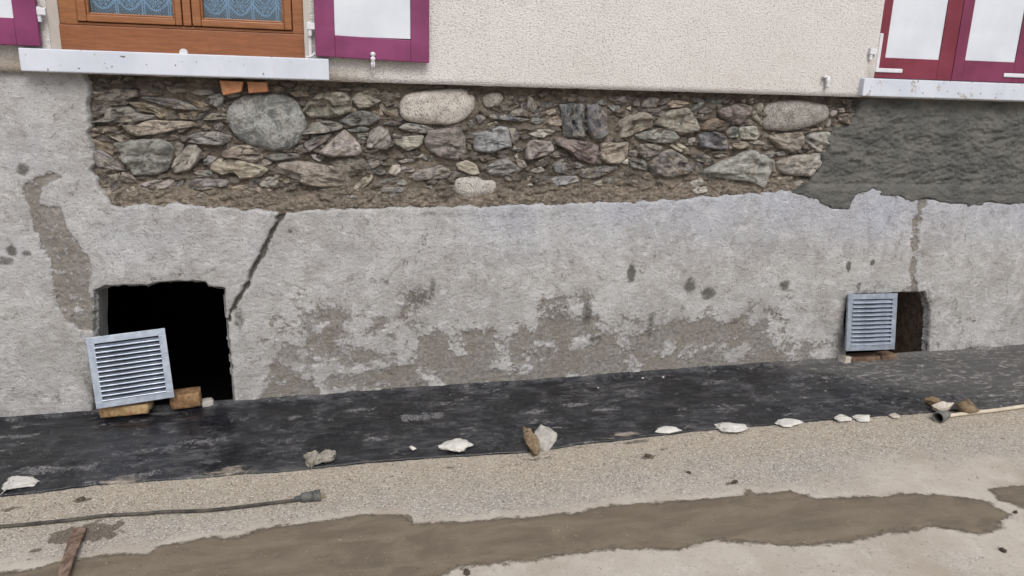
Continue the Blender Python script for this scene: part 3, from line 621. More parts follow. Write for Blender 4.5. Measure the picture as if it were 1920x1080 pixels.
STONES += R(1160, 140, 4.0, [
 ([(0,167),(80,155),(115,185),(60,210),(0,207)],'g',s_,.7), ([(175,240),(200,190),(240,165),(310,180),(300,240),(210,250)],'g',s_,.8), ([(365,220),(400,190),(480,190),(540,215),(470,245),(380,250)],'t',s_,.9),
 ([(330,300),(400,268),(520,250),(560,310),(603,390),(598,415),(470,450),(340,400),(275,370)],'ol',s_,1.2), ([(0,370),(60,312),(200,282),(260,330),(250,390),(120,440),(60,475),(0,480)],'ol',s_,1.1),
 ([(130,450),(260,412),(330,405),(400,420),(450,462),(420,510),(300,513),(170,490)],'g',s_,1), ([(600,288),(650,245),(720,255),(710,295)],'dg',s_,.7),
 ([(735,270),(820,240),(860,225),(940,220),(1000,240),(1000,270),(910,380),(840,355),(770,320)],'r',s_,1.1), ([(610,390),(660,352),(740,325),(830,372),(740,400),(620,415)],'ru',s_,.9),
 ([(600,300),(640,295),(645,315),(610,320)],'p',s_,.6), ([(1000,280),(1040,220),(1085,212),(1080,388),(1010,330)],'ol',s_,.7),
 ([(1090,330),(1100,240),(1160,205),(1330,190),(1480,215),(1560,232),(1575,300),(1530,350),(1420,390),(1290,420),(1160,415),(1095,400)],'ol',g_,1.5),
 ([(905,400),(1040,380),(1060,460),(1020,490),(920,485)],'pl',s_,1.1), ([(810,430),(860,380),(900,400),(900,470),(830,475)],'dg',s_,.7), ([(600,450),(650,430),(740,430),(810,480),(815,555),(740,560),(605,540)],'sl',s_,1.1),
 ([(520,530),(530,480),(595,470),(590,530)],'g',s_,.7), ([(840,505),(960,500),(990,535),(930,560),(860,550)],'t',s_,.9), ([(975,505),(1050,490),(1120,525),(1020,525)],'pl',s_,.7),
 ([(1120,450),(1250,440),(1380,432),(1390,500),(1350,560),(1290,580),(1210,550),(1150,500)],'ol',s_,1.15), ([(1398,490),(1440,440),(1590,430),(1560,580),(1500,580),(1450,550)],'p',s_,1.1),
 ([(1190,650),(1300,612),(1520,590),(1525,680),(1440,760),(1330,755),(1220,740)],'p',s_,1.1), ([(650,715),(840,630),(1000,570),(1140,630),(1110,770),(1090,860),(960,800),(850,785),(660,765)],'pg',s_,1.35),
 ([(140,530),(220,515),(330,540),(300,600),(220,640),(150,600)],'m',s_,.9), ([(240,680),(290,602),(400,560),(500,620),(560,680),(540,740),(380,770),(260,760)],'m',s_,1.2),
 ([(380,530),(450,505),(530,560),(520,600),(450,580)],'pt',s_,.9), ([(540,600),(640,590),(720,640),(680,660),(570,650)],'dg',s_,.8), ([(215,830),(350,820),(415,850),(400,880),(230,880)],'pt',s_,.6),
 ([(530,810),(620,775),(665,810),(670,880),(560,900)],'pl',s_,1), ([(675,850),(720,830),(730,880),(665,890)],'t',s_,.6), ([(1180,770),(1310,760),(1310,790),(1200,795)],'pt',s_,.8),
 ([(1260,830),(1400,780),(1380,840)],'p',s_,.6), ([(1645,315),(1700,292),(1800,285),(1790,350),(1720,380),(1660,350)],'ru',s_,1), ([(1590,300),(1610,265),(1650,270),(1640,305),(1600,320)],'pk',b_,1),
 ([(1555,390),(1580,330),(1600,340),(1590,400)],'pk',b_,.9), ([(1655,255),(1700,250),(1705,282),(1660,285)],'pk',s_,.8), ([(1800,235),(1840,215),(1890,245),(1830,265)],'pk',s_,.7),
 ([(980,190),(1030,170),(1040,200),(1000,220)],'p',s_,.8), ([(930,190),(960,185),(955,210),(935,208)],'p',s_,.7), ([(1420,420),(1530,392),(1540,410),(1440,432)],'t',s_,.7),
 ([(1180,590),(1240,570),(1290,600),(1200,610)],'g',s_,.8), ([(720,612),(780,595),(825,610),(740,622)],'pl',s_,.7), ([(560,170),(650,180),(640,215),(570,207)],'dg',s_,.6),
 ([(660,192),(740,175),(830,190),(720,230)],'dg',s_,.6), ([(60,252),(100,235),(96,270)],'pt',s_,.6), ([(690,580),(780,570),(830,585),(720,595)],'g',s_,.6), ([(830,540),(855,535),(860,560),(835,562)],'p',s_,.7),
 ([(1600,372),(1660,362),(1710,385),(1640,400)],'t',s_,.6), ([(250,795),(340,790),(335,805),(255,805)],'pt',s_,.5), ([(560,650),(640,670),(650,740),(580,740)],'dg',s_,.4), ([(460,470),(515,470),(515,520),(470,510)],'b',s_,.5),
 ([(1060,440),(1110,430),(1140,470),(1080,480)],'ol',s_,.4), ([(1680,180),(1780,190),(1770,225),(1700,225)],'b',s_,.5), ([(1140,640),(1180,640),(1190,740),(1130,760)],'b',s_,.3), ([(80,640),(200,640),(220,720),(100,700)],'dg',s_,.6)])

rs = np.random.RandomState(11)
YB = .072
def stone_mesh(pts, kind, depth, name='stone', col='g', yb=YB, grow=1.05):
    """closed stone front: rings from the outline to the crest, split into chiselled facets along its strata"""
    Pn = np.asarray(pts, float); sch = kind == 'schist'
    for _ in range(2 if not sch else 1):                        # round the corners
        k_ = .22 if not sch else .10
        Qn = np.roll(Pn, -1, 0); Pn = np.stack([(1-k_)*Pn+k_*Qn, k_*Pn+(1-k_)*Qn], 1).reshape(-1, 2)
    c = Pn.mean(0); A = Pn-c
    w_, v_ = np.linalg.eigh(A.T@A); ang = math.atan2(v_[1, 1], v_[0, 1])
    if ang > math.pi/2: ang -= math.pi
    if ang < -math.pi/2: ang += math.pi
    size = np.sqrt(abs(0.5*np.sum(Pn[:, 0]*np.roll(Pn[:, 1], -1)-Pn[:, 1]*np.roll(Pn[:, 0], -1))))
    N = 64 if size > .07 else (44 if size > .04 else 26)
    seg = np.linalg.norm(np.roll(Pn, -1, 0)-Pn, axis=1); cs = np.concatenate([[0], np.cumsum(seg)]); q = np.linspace(0, cs[-1], N, endpoint=False)
    PP = np.vstack([Pn, Pn[:1]]); O = (np.stack([np.interp(q, cs, PP[:, 0]), np.interp(q, cs, PP[:, 1])], 1)-c)*grow
    sd_ = rs.rand()*99
    O *= (1 + (.10 if sch else .05)*fbm(O[:, 0]*30+sd_, O[:, 1]*30, sd_, 5, .62))[:, None]
    sc = np.array([1.04, 1.0, .975, .94, .89, .83, .75, .66, .56, .45, .33, .21, .10]) if size > .04 else np.array([1.04, 1.0, .96, .88, .76, .6, .42, .22])
    D = depth*min(.036, .011+.20*size)
    ca, sa = math.cos(-ang), math.sin(-ang)
    rows = []; tl = rs.randn(2)*.10
    nf = 3+int(size*55); hw = np.abs(A@np.array([[ca, sa], [-sa, ca]])).max(0)+1e-4
    fs = np.stack([rs.uniform(-1, 1, nf)*hw[0], rs.uniform(-1, 1, nf)*hw[1]], 1); fo = rs.uniform(-.30, .22, nf)*D; fg = np.stack([rs.normal(0, .16, nf), rs.normal(-.05, .42, nf)], 1)
    for k, s in enumerate(sc):
        xz = O*s
        if k == 0: yy = np.full(N, .045)
        else:
            u = xz[:, 0]*ca-xz[:, 1]*sa; v = xz[:, 0]*sa+xz[:, 1]*ca
            if sch:
                prof = min(1, ((1-s)/.16)**.6) if s < 1 else 0
                uw = u+.010*fbm(u*30+sd_, v*30, sd_, 3); vw = v+.006*fbm(u*30, v*30+sd_, sd_+4, 3)
                dd_ = ((uw[:, None]-fs[:, 0])*.6)**2+((vw[:, None]-fs[:, 1])*1.5)**2; j_ = dd_.argmin(1)
                fac = fo[j_]+fg[j_, 0]*(u-fs[j_, 0])+fg[j_, 1]*(v-fs[j_, 1])
                h = D*(.30+.62*prof) + np.clip(fac, -.55*D, .45*D)*(.35+.65*prof)
                h = h + .30*D*fbm(u*20+sd_, v*85, sd_, 5, .6) + .22*D*fbm(u*34+sd_, v*34, sd_, 4, .6)
            else:
                prof = math.sqrt(max(0, 1-s**2.6))
                h = D*(.20+.75*prof) + (.20 if kind == 'boulder' else .10)*D*fbm(u*13+sd_, v*15, sd_, 5, .62) - (.22*D*np.abs(fbm(u*9+sd_, v*9, sd_+7, 4, .6)) if kind == 'boulder' else 0) + .06*D*fbm(u*50+sd_, v*50, sd_, 3)
            yy = -(h + (xz@tl)*(.5 if sch else .2))
        rows.append(np.stack([xz[:, 0], yy, xz[:, 1]], 1))
    ctr = rows[-1].mean(0)
    V = np.vstack(rows+[ctr[None]])
    F = []
    for k in range(len(sc)-1):
        for i in range(N): 
            j = (i+1) % N; F.append((k*N+i, k*N+j, (k+1)*N+j, (k+1)*N+i))
    k = (len(sc)-1)*N
    F += [(k+i, k+(i+1) % N, len(V)-1) for i in range(N)]
    xl = V[:, 0]*ca-V[:, 2]*sa; zl = V[:, 0]*sa+V[:, 2]*ca
    V = np.stack([xl, V[:, 1], zl], 1)
    o = mesh_obj(name, V, F, M[kind], house)
    o.location = (c[0], yb, c[1]); o.rotation_euler = (0, -ang, 0)
    cc = np.array(P[col], float) if isinstance(col, str) else np.array(col, float)
    cc = cc*(1.13+rs.uniform(-.12, .12))+rs.uniform(-3, 3, 3)
    o.color = (*lin(np.clip(cc, 20, 235)), 1)
    return o
polys = []
for pts, col, kind, dep in STONES:
    w2 = wxz(pts, .055)
    if np.sum(w2[:, 0]*np.roll(w2[:, 1], -1)-w2[:, 1]*np.roll(w2[:, 0], -1)) < 0: w2 = w2[::-1]
    polys.append(w2); stone_mesh(w2, kind, dep, col=col)
# small chips wedged in what mortar is left between them
bandin = wxz([(168,165),(168,260),(185,330),(212,380),(520,388),(900,378),(1280,366),(1470,352),(1540,330),(1560,265),(1600,210),(1600,190),(1000,178),(640,160),(160,150)], .05)
cand = np.stack([rs.uniform(-1.2, 2.8, 2600), rs.uniform(1.02, 1.62, 2600)], 1)
dist = sdpoly(cand[:, 0], cand[:, 1], bandin)
for p_ in polys: dist = np.minimum(dist, -sdpoly(cand[:, 0], cand[:, 1], p_))
placed = []
for i in np.argsort(-dist):
    if len(placed) >= 60 or dist[i] < .007: break
    r = min(dist[i]*rs.uniform(.9, 1.15), .024); c = cand[i]
    if any(np.hypot(*(c-q)) < (r+r2)*1.5 for q, r2 in placed): continue
    placed.append((c, r)); a0 = rs.normal(-.05, .3); n = rs.randint(5, 8)
    th = np.sort(rs.uniform(0, 6.28, n)+np.arange(n)*0) if False else (np.arange(n)+rs.uniform(-.3, .3, n))*2*math.pi/n
    el_ = rs.uniform(1.3, 2.3)
    e = np.stack([np.cos(th)*r*el_, np.sin(th)*r*rs.uniform(.7, 1.0)], 1)
    e = np.stack([e[:, 0]*math.cos(a0)-e[:, 1]*math.sin(a0), e[:, 0]*math.sin(a0)+e[:, 1]*math.cos(a0)], 1)+c
    stone_mesh(e, 'schist', rs.uniform(.5, .9), col=['g', 'dg', 'b', 't', 'm', 'gg', 'pk'][rs.randint(7)], yb=YB+rs.uniform(-.004, .004))

# ---- fresh cement coat over the right end of the band
WET = [(1640,150),(1612,205),(1600,225),(1590,242),(1572,240),(1556,262),(1556,282),(1545,292),(1541,318),(1528,330),(1516,345),(1500,356),(1487,362),(1527,376),(1563,393),(1591,391),(1603,366),(1636,354),(1650,367),(1685,368),(1708,378),(1739,371),
       (1763,379),(1800,383),(1814,386),(1835,385),(1846,379),(1895,383),(1925,380),(2000,382),(2200,378),(2200,150)]
wet = wxz(WET, .03); wet[-2:] = [(9.6, 1.03), (9.6, 1.9)]
X, Z, Q = grid(span(2.45, 4.75, .0065, 2.45), np.arange(.98, 1.68, .0065))
d = sdpoly(X, Z, wet) + .022*fbm(X*17, Z*17, 8, 5, .66)
Y = .034 - .022*fbm(X*4, Z*7, 6, 3) - .026*fbm(X*11, Z*22, 2, 6, .62) - .012*np.abs(fbm(X*19+.4*Z, Z*27, 12, 5, .65)) - .010*fbm(X*36, Z*46, 13, 4, .6) + .012*sstep(1.5, 1.64, Z)
Yp = .022 - .010*fbm(X*1.6, Z*1.6, 5, 3)
Y = np.where(Z < 1.12, Y*sstep(1.08, 1.16, Z)+(1-sstep(1.08, 1.16, Z))*np.minimum(Y, Yp-.004-.014*fbm(X*13, Z*26, 2, 5, .62)), Y)
Y = Y + .07*sstep(.006, -.022, d)
ok = d > -.03
V, F, idx = compact(np.stack([X, Y, Z], -1).reshape(-1, 3), Q[ok.ravel()[Q].all(1)])
mesh_obj('cement_coat', V, F, M['wet'], house)

# ---- pale roughcast above, with its window openings
ZB = 1.634
wl_x0, wl_x1 = wp(92, 60)[0], wp(580, 60)[0]         # opening of the brown window
wr_x0 = wp(1652, 60)[0]-.005; wr_x1 = wr_x0 + (wl_x1-wl_x0)
ZS, ZT, ZTOP = 1.715, 2.98, 3.7
xs = np.unique(np.concatenate([np.arange(-5.2, 9.4, .025), [wl_x0, wl_x1, wr_x0, wr_x1]]))
zs = np.unique(np.concatenate([np.arange(ZB, ZTOP, .03), [ZS, ZT]]))
X, Z, Q = grid(xs, zs)
Y = -.004*fbm(X*1.5, Z*1.5, 2, 3)
cx = X.ravel()[Q].mean(1); cz = Z.ravel()[Q].mean(1)
inw = ((cx > wl_x0) & (cx < wl_x1) | (cx > wr_x0) & (cx < wr_x1)) & (cz > ZS) & (cz < ZT)
Zj = Z.copy(); Zj[0] += .004*fbm(X[0]*14, X[0]*0, 3, 4)-.001*0
V = np.stack([X, Y, Zj], -1).reshape(-1, 3)
nb = len(xs); base = len(V)
lip = np.stack([X[0], np.full(nb, .16), Zj[0]+.001], -1); V = np.vstack([V, lip])
LQ = np.stack([np.arange(nb-1)+base, np.arange(1, nb)+base, np.arange(1, nb), np.arange(nb-1)], -1)
dirt = np.zeros_like(X)
dirt = np.maximum(dirt, .8*sstep(.55, .0, X-wp(617, 140)[0])*(X > -.1)*sstep(1.80, 1.63, Z))
dirt = np.maximum(dirt, .9*(X < -1.35)*sstep(1.80, 1.66, Z)+.0)
dirt = np.maximum(dirt, .75*sstep(.10, .0, np.abs(X-wr_x0+.03))*sstep(2.0, 1.7, Z))
dirt = np.maximum(dirt, .30*sstep(.12, .0, np.abs(X-wp(1440, 60)[0]))*sstep(1.75, 1.95, Z))
o = mesh_obj('upper_render', V, np.vstack([Q[~inw], LQ]), M['render'], house)
set_mask(o, np.stack([np.concatenate([dirt.ravel(), np.zeros(nb)])]*3, -1))
def jamb(x_out, x_in, y1, side):           # splayed plaster side of an opening, from the wall face to the frame
    pr = [(x_out, .010), (x_in, y1), (x_in, .26), (x_out+side*.07, .26), (x_out+side*.07, .010)]
    bm = bmesh.new(); lo = [bm.verts.new((x, y, ZS-.02)) for x, y in pr]; hi = [bm.verts.new((x, y, ZT)) for x, y in pr]
    bm.faces.new(lo); bm.faces.new(hi); [bm.faces.new((lo[i], lo[(i+1) % 5], hi[(i+1) % 5], hi[i])) for i in range(5)]
    bm_obj('window_jamb', bm, M['jamb'], house)
YF = .085
jamb(wl_x0, wp(117.5, 88, YF)[0]-.001, YF-.004, -1); jamb(wl_x1, wp(572, 104, YF)[0]+.001, .055, 1)
jamb(wr_x0, wr_x0+.002, .05, -1); jamb(wr_x1, wr_x1-.002, .05, 1)
for (a, b) in ((wl_x0, wl_x1), (wr_x0, wr_x1)): box('window_head', a-.06, b+.06, .012, .26, ZT, ZT+.06, M['jamb'], house, 0)
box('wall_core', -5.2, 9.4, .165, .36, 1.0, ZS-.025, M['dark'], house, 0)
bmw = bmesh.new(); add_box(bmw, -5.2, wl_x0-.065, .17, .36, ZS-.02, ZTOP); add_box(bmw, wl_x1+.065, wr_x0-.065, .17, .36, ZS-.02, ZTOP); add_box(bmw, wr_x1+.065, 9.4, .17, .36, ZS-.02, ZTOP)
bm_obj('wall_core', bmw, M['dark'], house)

# ---- cellar holes: ragged sides through the wall, darkness behind
def tunnel(poly, mat, deep, name):
    Pn = np.asarray(poly); N = 90
    seg = np.linalg.norm(np.roll(Pn, -1, 0)-Pn, axis=1); cs = np.concatenate([[0], np.cumsum(seg)]); q = np.linspace(0, cs[-1], N, endpoint=False)
    PP = np.vstack([Pn, Pn[:1]]); O = np.stack([np.interp(q, cs, PP[:, 0]), np.interp(q, cs, PP[:, 1])], 1); c = O.mean(0)
    ys = np.linspace(.035, deep, 14); rows = []
    for k, y in enumerate(ys):
        s = 1 - .012 + .016*fbm(O[:, 0]*12, O[:, 1]*12, y*22, 4)
        xz = c+(O-c)*s[:, None]; rows.append(np.stack([xz[:, 0], np.full(N, y), xz[:, 1]], 1))
    V = np.vstack(rows); F = [(k*N+i, k*N+(i+1) % N, (k+1)*N+(i+1) % N, (k+1)*N+i) for k in range(len(ys)-1) for i in range(N)]
    o = mesh_obj(name, V, F, mat, house); set_mask(o, np.tile(np.array([[.1, .1, 0]]), (len(V), 1))); return o
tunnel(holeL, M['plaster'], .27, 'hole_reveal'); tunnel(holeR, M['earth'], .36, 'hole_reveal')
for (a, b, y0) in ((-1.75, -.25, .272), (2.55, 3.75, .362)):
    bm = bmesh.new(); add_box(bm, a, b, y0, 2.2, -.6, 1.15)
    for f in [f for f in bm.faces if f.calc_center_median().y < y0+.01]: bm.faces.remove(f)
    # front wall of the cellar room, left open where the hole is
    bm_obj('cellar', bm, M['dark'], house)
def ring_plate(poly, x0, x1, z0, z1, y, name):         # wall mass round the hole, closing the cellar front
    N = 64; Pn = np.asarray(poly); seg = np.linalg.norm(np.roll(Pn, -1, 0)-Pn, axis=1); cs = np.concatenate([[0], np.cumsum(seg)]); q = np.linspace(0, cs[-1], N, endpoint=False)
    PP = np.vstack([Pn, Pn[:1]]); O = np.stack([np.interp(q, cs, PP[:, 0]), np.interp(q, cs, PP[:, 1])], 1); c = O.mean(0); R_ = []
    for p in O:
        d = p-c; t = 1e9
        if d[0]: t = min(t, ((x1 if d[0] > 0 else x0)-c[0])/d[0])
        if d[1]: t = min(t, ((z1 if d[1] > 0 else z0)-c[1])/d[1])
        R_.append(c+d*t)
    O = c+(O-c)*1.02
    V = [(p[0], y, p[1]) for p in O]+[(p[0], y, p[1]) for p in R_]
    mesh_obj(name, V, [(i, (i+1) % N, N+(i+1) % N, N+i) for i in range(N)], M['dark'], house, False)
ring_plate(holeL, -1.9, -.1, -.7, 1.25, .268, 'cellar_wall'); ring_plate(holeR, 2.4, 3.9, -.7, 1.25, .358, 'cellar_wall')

# ---- sills
def sill(px0, px1, zt_px, zb_px, mat, label, x1=None):
    y0 = -.055
    a = wp(*px0, y0); b = wp(*px1, y0)
    return a[0], b[0]
a = wp(36, 112, -.055)[0]; b = wp(617, 130, -.055)[0]
zt, zb = wp(300, 99, -.055)[2], wp(300, 141, -.055)[2]
o = box('window_sill', a, b, -.055, .20, zb, zt, M['sill'], house, .005); o['label'] = 'clean white sill under the brown window'; SZT = zt
a2 = wp(1619, 165, -.04)[0]; z2t, z2b = wp(1750, 151, -.04)[2], wp(1750, 184, -.04)[2]
o = box('window_sill', a2, a2+(b-a), -.04, .16, z2b, z2t, M['sill2'], house, .005); o['label'] = 'flaking white sill under the closed shutters'

# ---- brown window behind the left sill
YF = .085
win = house_win = empty('window'); win.parent = house
fx0, fx1 = wp(118, 88, YF)[0], wp(572, 104, YF)[0]
zplank = wp(330, 54, YF)[2]; zb_f = SZT-.01
sx = [wp(146, 40, YF)[0], wp(344, 48, YF)[0], wp(361, 50, YF)[0], wp(549, 57, YF)[0]]
gx = [wp(162, 20, YF)[0], wp(329, 30, YF)[0], wp(377, 30, YF)[0], wp(533, 40, YF)[0]]
zs0 = wp(250, 44, YF)[2]; zg0 = wp(250, 31, YF)[2]; ztop = ZT
bm = bmesh.new()
add_box(bm, fx0, sx[0], YF, YF+.07, zplank, ztop, .003); add_box(bm, sx[3], fx1, YF, YF+.07, zplank, ztop, .003)
add_box(bm, sx[0], sx[3], YF, YF+.07, zplank, zs0-.003, .003); add_box(bm, sx[0], sx[3], YF, YF+.07, ztop-.06, ztop, .003)
bm_obj('frame', bm, M['wood'], win)
box('bottom_board', fx0-.004, fx1+.004, YF-.010, YF+.07, zb_f, zplank-.002, M['wood2'], win, .003)
box('mullion', sx[1]+.002, sx[2]-.002, YF-.012, YF+.06, zs0, ztop-.06, M['wood'], win, .004)
for i in (0, 1):
    x0, x1, g0, g1 = sx[2*i], sx[2*i+1], gx[2*i], gx[2*i+1]; zt_ = ztop-.062
    if i == 0: x1 += 0
    bm = bmesh.new(); ys = YF-.014
    add_box(bm, x0+.003, g0, ys, YF+.05, zs0, zt_, .005); add_box(bm, g1, x1-.003, ys, YF+.05, zs0, zt_, .005)
    add_box(bm, g0, g1, ys+.001, YF+.05, zs0, zg0, .005); add_box(bm, g0, g1, ys+.001, YF+.05, zt_-.06, zt_, .005)
    # sloping glazing bead
    add_box(bm, g0-.001, g0+.010, ys+.012, YF+.04, zg0, zt_-.06, .004); add_box(bm, g1-.010, g1+.001, ys+.012, YF+.04, zg0, zt_-.06, .004)
    add_box(bm, g0+.010, g1-.010, ys+.012, YF+.04, zg0-.001, zg0+.010, .004)
    bm_obj('sash', bm, M['wood'], win)
    box('pane', g0+.004, g1-.004, YF+.016, YF+.020, zg0+.003, zt_-.058, M['glass'], win, 0)
    N = 60; xs = np.linspace(g0-.03, g1+.03, N); zz = np.linspace(zg0-.03, zt_-.03, 14); Xc, Zc, Qc = grid(xs, zz)
    Yc = .006*np.sin(Xc*54+i)+.003*np.sin(Xc*131)
    V = np.stack([Xc-g0, Yc, Zc-(zg0-.03)], -1).reshape(-1, 3)
    cu = mesh_obj('lace_curtain', V, Qc, M['lace'], None, loc=(g0, YF+.062, zg0-.03))
    tag(cu, ['white lace curtain behind the left pane of the brown window', 'white lace curtain behind the pane nearer the open shutter beside the drainpipe side of the brown window'][i] if i == 0 else
        'white lace curtain behind the right pane of the brown window', 'curtain', 'lace curtains in the brown window')
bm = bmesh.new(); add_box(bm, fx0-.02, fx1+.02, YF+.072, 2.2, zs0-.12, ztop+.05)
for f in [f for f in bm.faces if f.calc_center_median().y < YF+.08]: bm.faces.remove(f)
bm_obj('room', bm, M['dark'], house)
# white knob of the shutter catch on the sill
kx = wp(345, 97, -.03)
bm = bmesh.new(); add_tube(bm, [(kx[0], -.05, SZT+.004), (kx[0], -.044, SZT+.004), (kx[0], -.034, SZT+.004)], [.017, .019, .019], 20); bm_obj('shutter_catch', bm, M['ironwhite'], house)

# ---- shutters: frame of stiles and rails, white panel, hinges
def shutter(x0, x1, z0, z1, y, px0, px1, pz0, mats, label, th=.032, rz=0, drop=0.0):
    e = empty('shutter', (x0, y, z0)); e.parent = house; e.rotation_euler = (0, 0, rz); e['label'] = label
    W, H = x1-x0, z1-z0; a, b, c = px0-x0, px1-x0, pz0-z0
    bm = bmesh.new()
    add_box(bm, 0, a, 0, th, 0, H, .003); add_box(bm, b, W, 0, th, 0, H, .003)
    add_box(bm, a, b, .0005, th-.0005, 0, c, .003); add_box(bm, a, b, .0005, th-.0005, H-c, H, .003)
    if drop:
        for v in bm.verts: v.co.z -= drop*v.co.x/W if v.co.z < c*1.5 else 0
    bm_obj('frame', bm, M[mats], e)
    bm = bmesh.new(); add_box(bm, a+.001, b-.001, .007, th-.008, c-.005, H-c+.005, 0)
    bm_obj('panel', bm, M['panel'], e)
    return e
YS = -.055
A = wp(592, 105, YS); B = wp(805, 118, YS)
sh1 = shutter(A[0], B[0], A[2], ZT+.0, YS, wp(627, 50, YS)[0], wp(770, 50, YS)[0], wp(700, 68, YS)[2], 'magenta', 'open magenta shutter right of the brown window', drop=A[2]-B[2])
A0 = wp(75, 84, YS); 
W_ = B[0]-A[0]
sh0 = shutter(A0[0]-W_, A0[0], wp(40, 85, YS)[2], ZT, YS, A0[0]-W_+.085, wp(23, 20, YS)[0], wp(10, 33, YS)[2], 'magenta', 'open magenta shutter left of the brown window')
YC = .02
z0c = z2t+.006
q0 = wp(1636, 142, YC)[0]; q1 = wp(1784, 146, YC)[0]; pw = q1-q0
sh2 = shutter(q0, q1-.002, z0c, ZT-.01, YC, wp(1663, 90, YC)[0], wp(1765, 90, YC)[0], wp(1710, 110, YC)[2], 'crimson', 'closed crimson shutter on the left of the far window')
sh3 = shutter(q1+.002, q1+pw, z0c, ZT-.01, YC, wp(1814, 90, YC)[0], wp(1909, 90, YC)[0], wp(1860, 115, YC)[2], 'plum', 'closed plum shutter on the right of the far window')
def strap(e, pts, r=.011, y=-.008):
    bm = bmesh.new()
    for (p, q) in zip(pts[:-1], pts[1:]):
        lo = [min(p[i], q[i])-r for i in (0, 1)]; hi = [max(p[i], q[i])+r for i in (0, 1)]
        add_box(bm, lo[0], hi[0], y, .001, lo[1], hi[1], .0055, 3)
        y -= .0006
    return bm_obj('strap_hinge', bm, M['ironwhite'], e)
zr = wp(1660, 132, YC)[2]-z0c
strap(sh2, [(.019, wp(1644, 66, YC)[2]-z0c), (.019, zr), (wp(1690, 132, YC)[0]-q0-.008, zr)], .012)
xa = wp(1884, 138, YC)[0]-q1; strap(sh3, [(xa, zr), (pw-.018, zr), (pw-.018, zr+.16)], .012)
def pintle(x, z, y, parent, s=1):
    bm = bmesh.new(); add_tube(bm, [(x, y, z-.03), (x, y, z+.035)], .010, 12); add_box(bm, x-.014, x+.032, y-.013, y+.012, z-.002, z+.030, .003)
    add_box(bm, x-.006, x+.006, y, y+.06, z-.02, z-.010, .002)
    bm_obj('hinge_pin', bm, M['ironwhite'], parent)
h1 = wp(581, 55, -.03); pintle(h1[0], h1[2], -.035, house)
h0 = wp(79, 28, -.03); pintle(h0[0]-.012, h0[2], -.035, house)
h2 = wp(1636, 97, -.005); pintle(h2[0]-.012, h2[2]-.014, -.010, house)
# white iron post under the hinge beside the open shutter, with its tie of wire
bm = bmesh.new(); hx = wp(581, 80, -.02)
add_tube(bm, [(hx[0], -.02, SZT), (hx[0]+.001, -.02, SZT+.06), (hx[0], -.022, h1[2]-.02)], .009, 10)
add_tube(bm, [(hx[0]-.02, -.03, SZT+.006), (hx[0]+.004, -.034, SZT+.010), (hx[0]+.02, -.032, SZT+.024), (hx[0]+.03, -.03, SZT+.030)], .004, 8)
bm_obj('hinge_post', bm, M['ironwhite'], house)
# shutter holdbacks: little cast heads on a bust
def holdback(px, py0, py1, y, label, turn=0):
    t = wp(px, py0, y); bt = wp(px, py1, y); H = t[2]-bt[2]; x = t[0]
    bm = bmesh.new()
    pr = [(0, .0), (.10, .10), (.16, .13), (.30, .17), (.40, .21), (.50, .20), (.56, .12), (.62, .13), (.72, .20), (.82, .22), (.92, .17), (.99, .05)]
    if turn == 0:
        add_tube(bm, [(x, y, bt[2]+H*(.28+.72*a)) for a, r in pr], [max(r*H*.80, .001) for a, r in pr], 14)
        for s in (-1, 1): add_tube(bm, [(x+s*.05*H, y, bt[2]), (x+s*.07*H, y, bt[2]+H*.2), (x+s*.06*H, y, bt[2]+H*.38)], [.045*H, .055*H, .07*H], 8)
        add_tube(bm, [(x, y, bt[2]+.5*H), (x, y+.06, bt[2]+.45*H)], .006, 8)
    else:
        add_box(bm, x-.42*H, x+.14*H, y-.012, y+.012, t[2]-.20*H, t[2], .004)
        add_tube(bm, [(x, y-.002, t[2]-.1*H), (x+.04*H, y-.004, t[2]-.45*H), (x+.05*H, y-.004, t[2]-.62*H), (x+.04*H, y-.004, t[2]-.8*H), (x+.05*H, y-.004, bt[2])], [.17*H, .20*H, .12*H, .16*H, .15*H], 12)
        add_tube(bm, [(x-.30*H, y, t[2]-.12*H), (x-.30*H, .01, t[2]-.14*H)], .006, 8)
    o = bm_obj('shutter_holdback', bm, M['ironwhite'], house, True); o['label'] = label
holdback(699, 97, 128, -.062, 'white cast holdback at the foot of the open shutter')
holdback(1552, 142, 165, -.02, 'white cast holdback turned down on the bare roughcast', 1)
# two cut terracotta tiles wedged under the sill
for (q, y) in (([(411,151),(456,153),(452,172),(418,179)], .005), ([(463,153),(500,154),(503,172),(466,175)], .012)):
    w2 = wxz(q, y); V = [(a, y, b) for a, b in w2]+[(a, y+.12, b) for a, b in w2]
    bm = bmesh.new(); vv = [bm.verts.new(v) for v in V]
    bm.faces.new(vv[:4]); bm.faces.new(vv[4:]); [bm.faces.new((vv[i], vv[(i+1) % 4], vv[4+(i+1) % 4], vv[4+i])) for i in range(4)]
    bmesh.ops.bevel(bm, geom=list(bm.edges), offset=.003, segments=1, affect='EDGES'); bm_obj('terracotta_tile', bm, M['tile'], house)

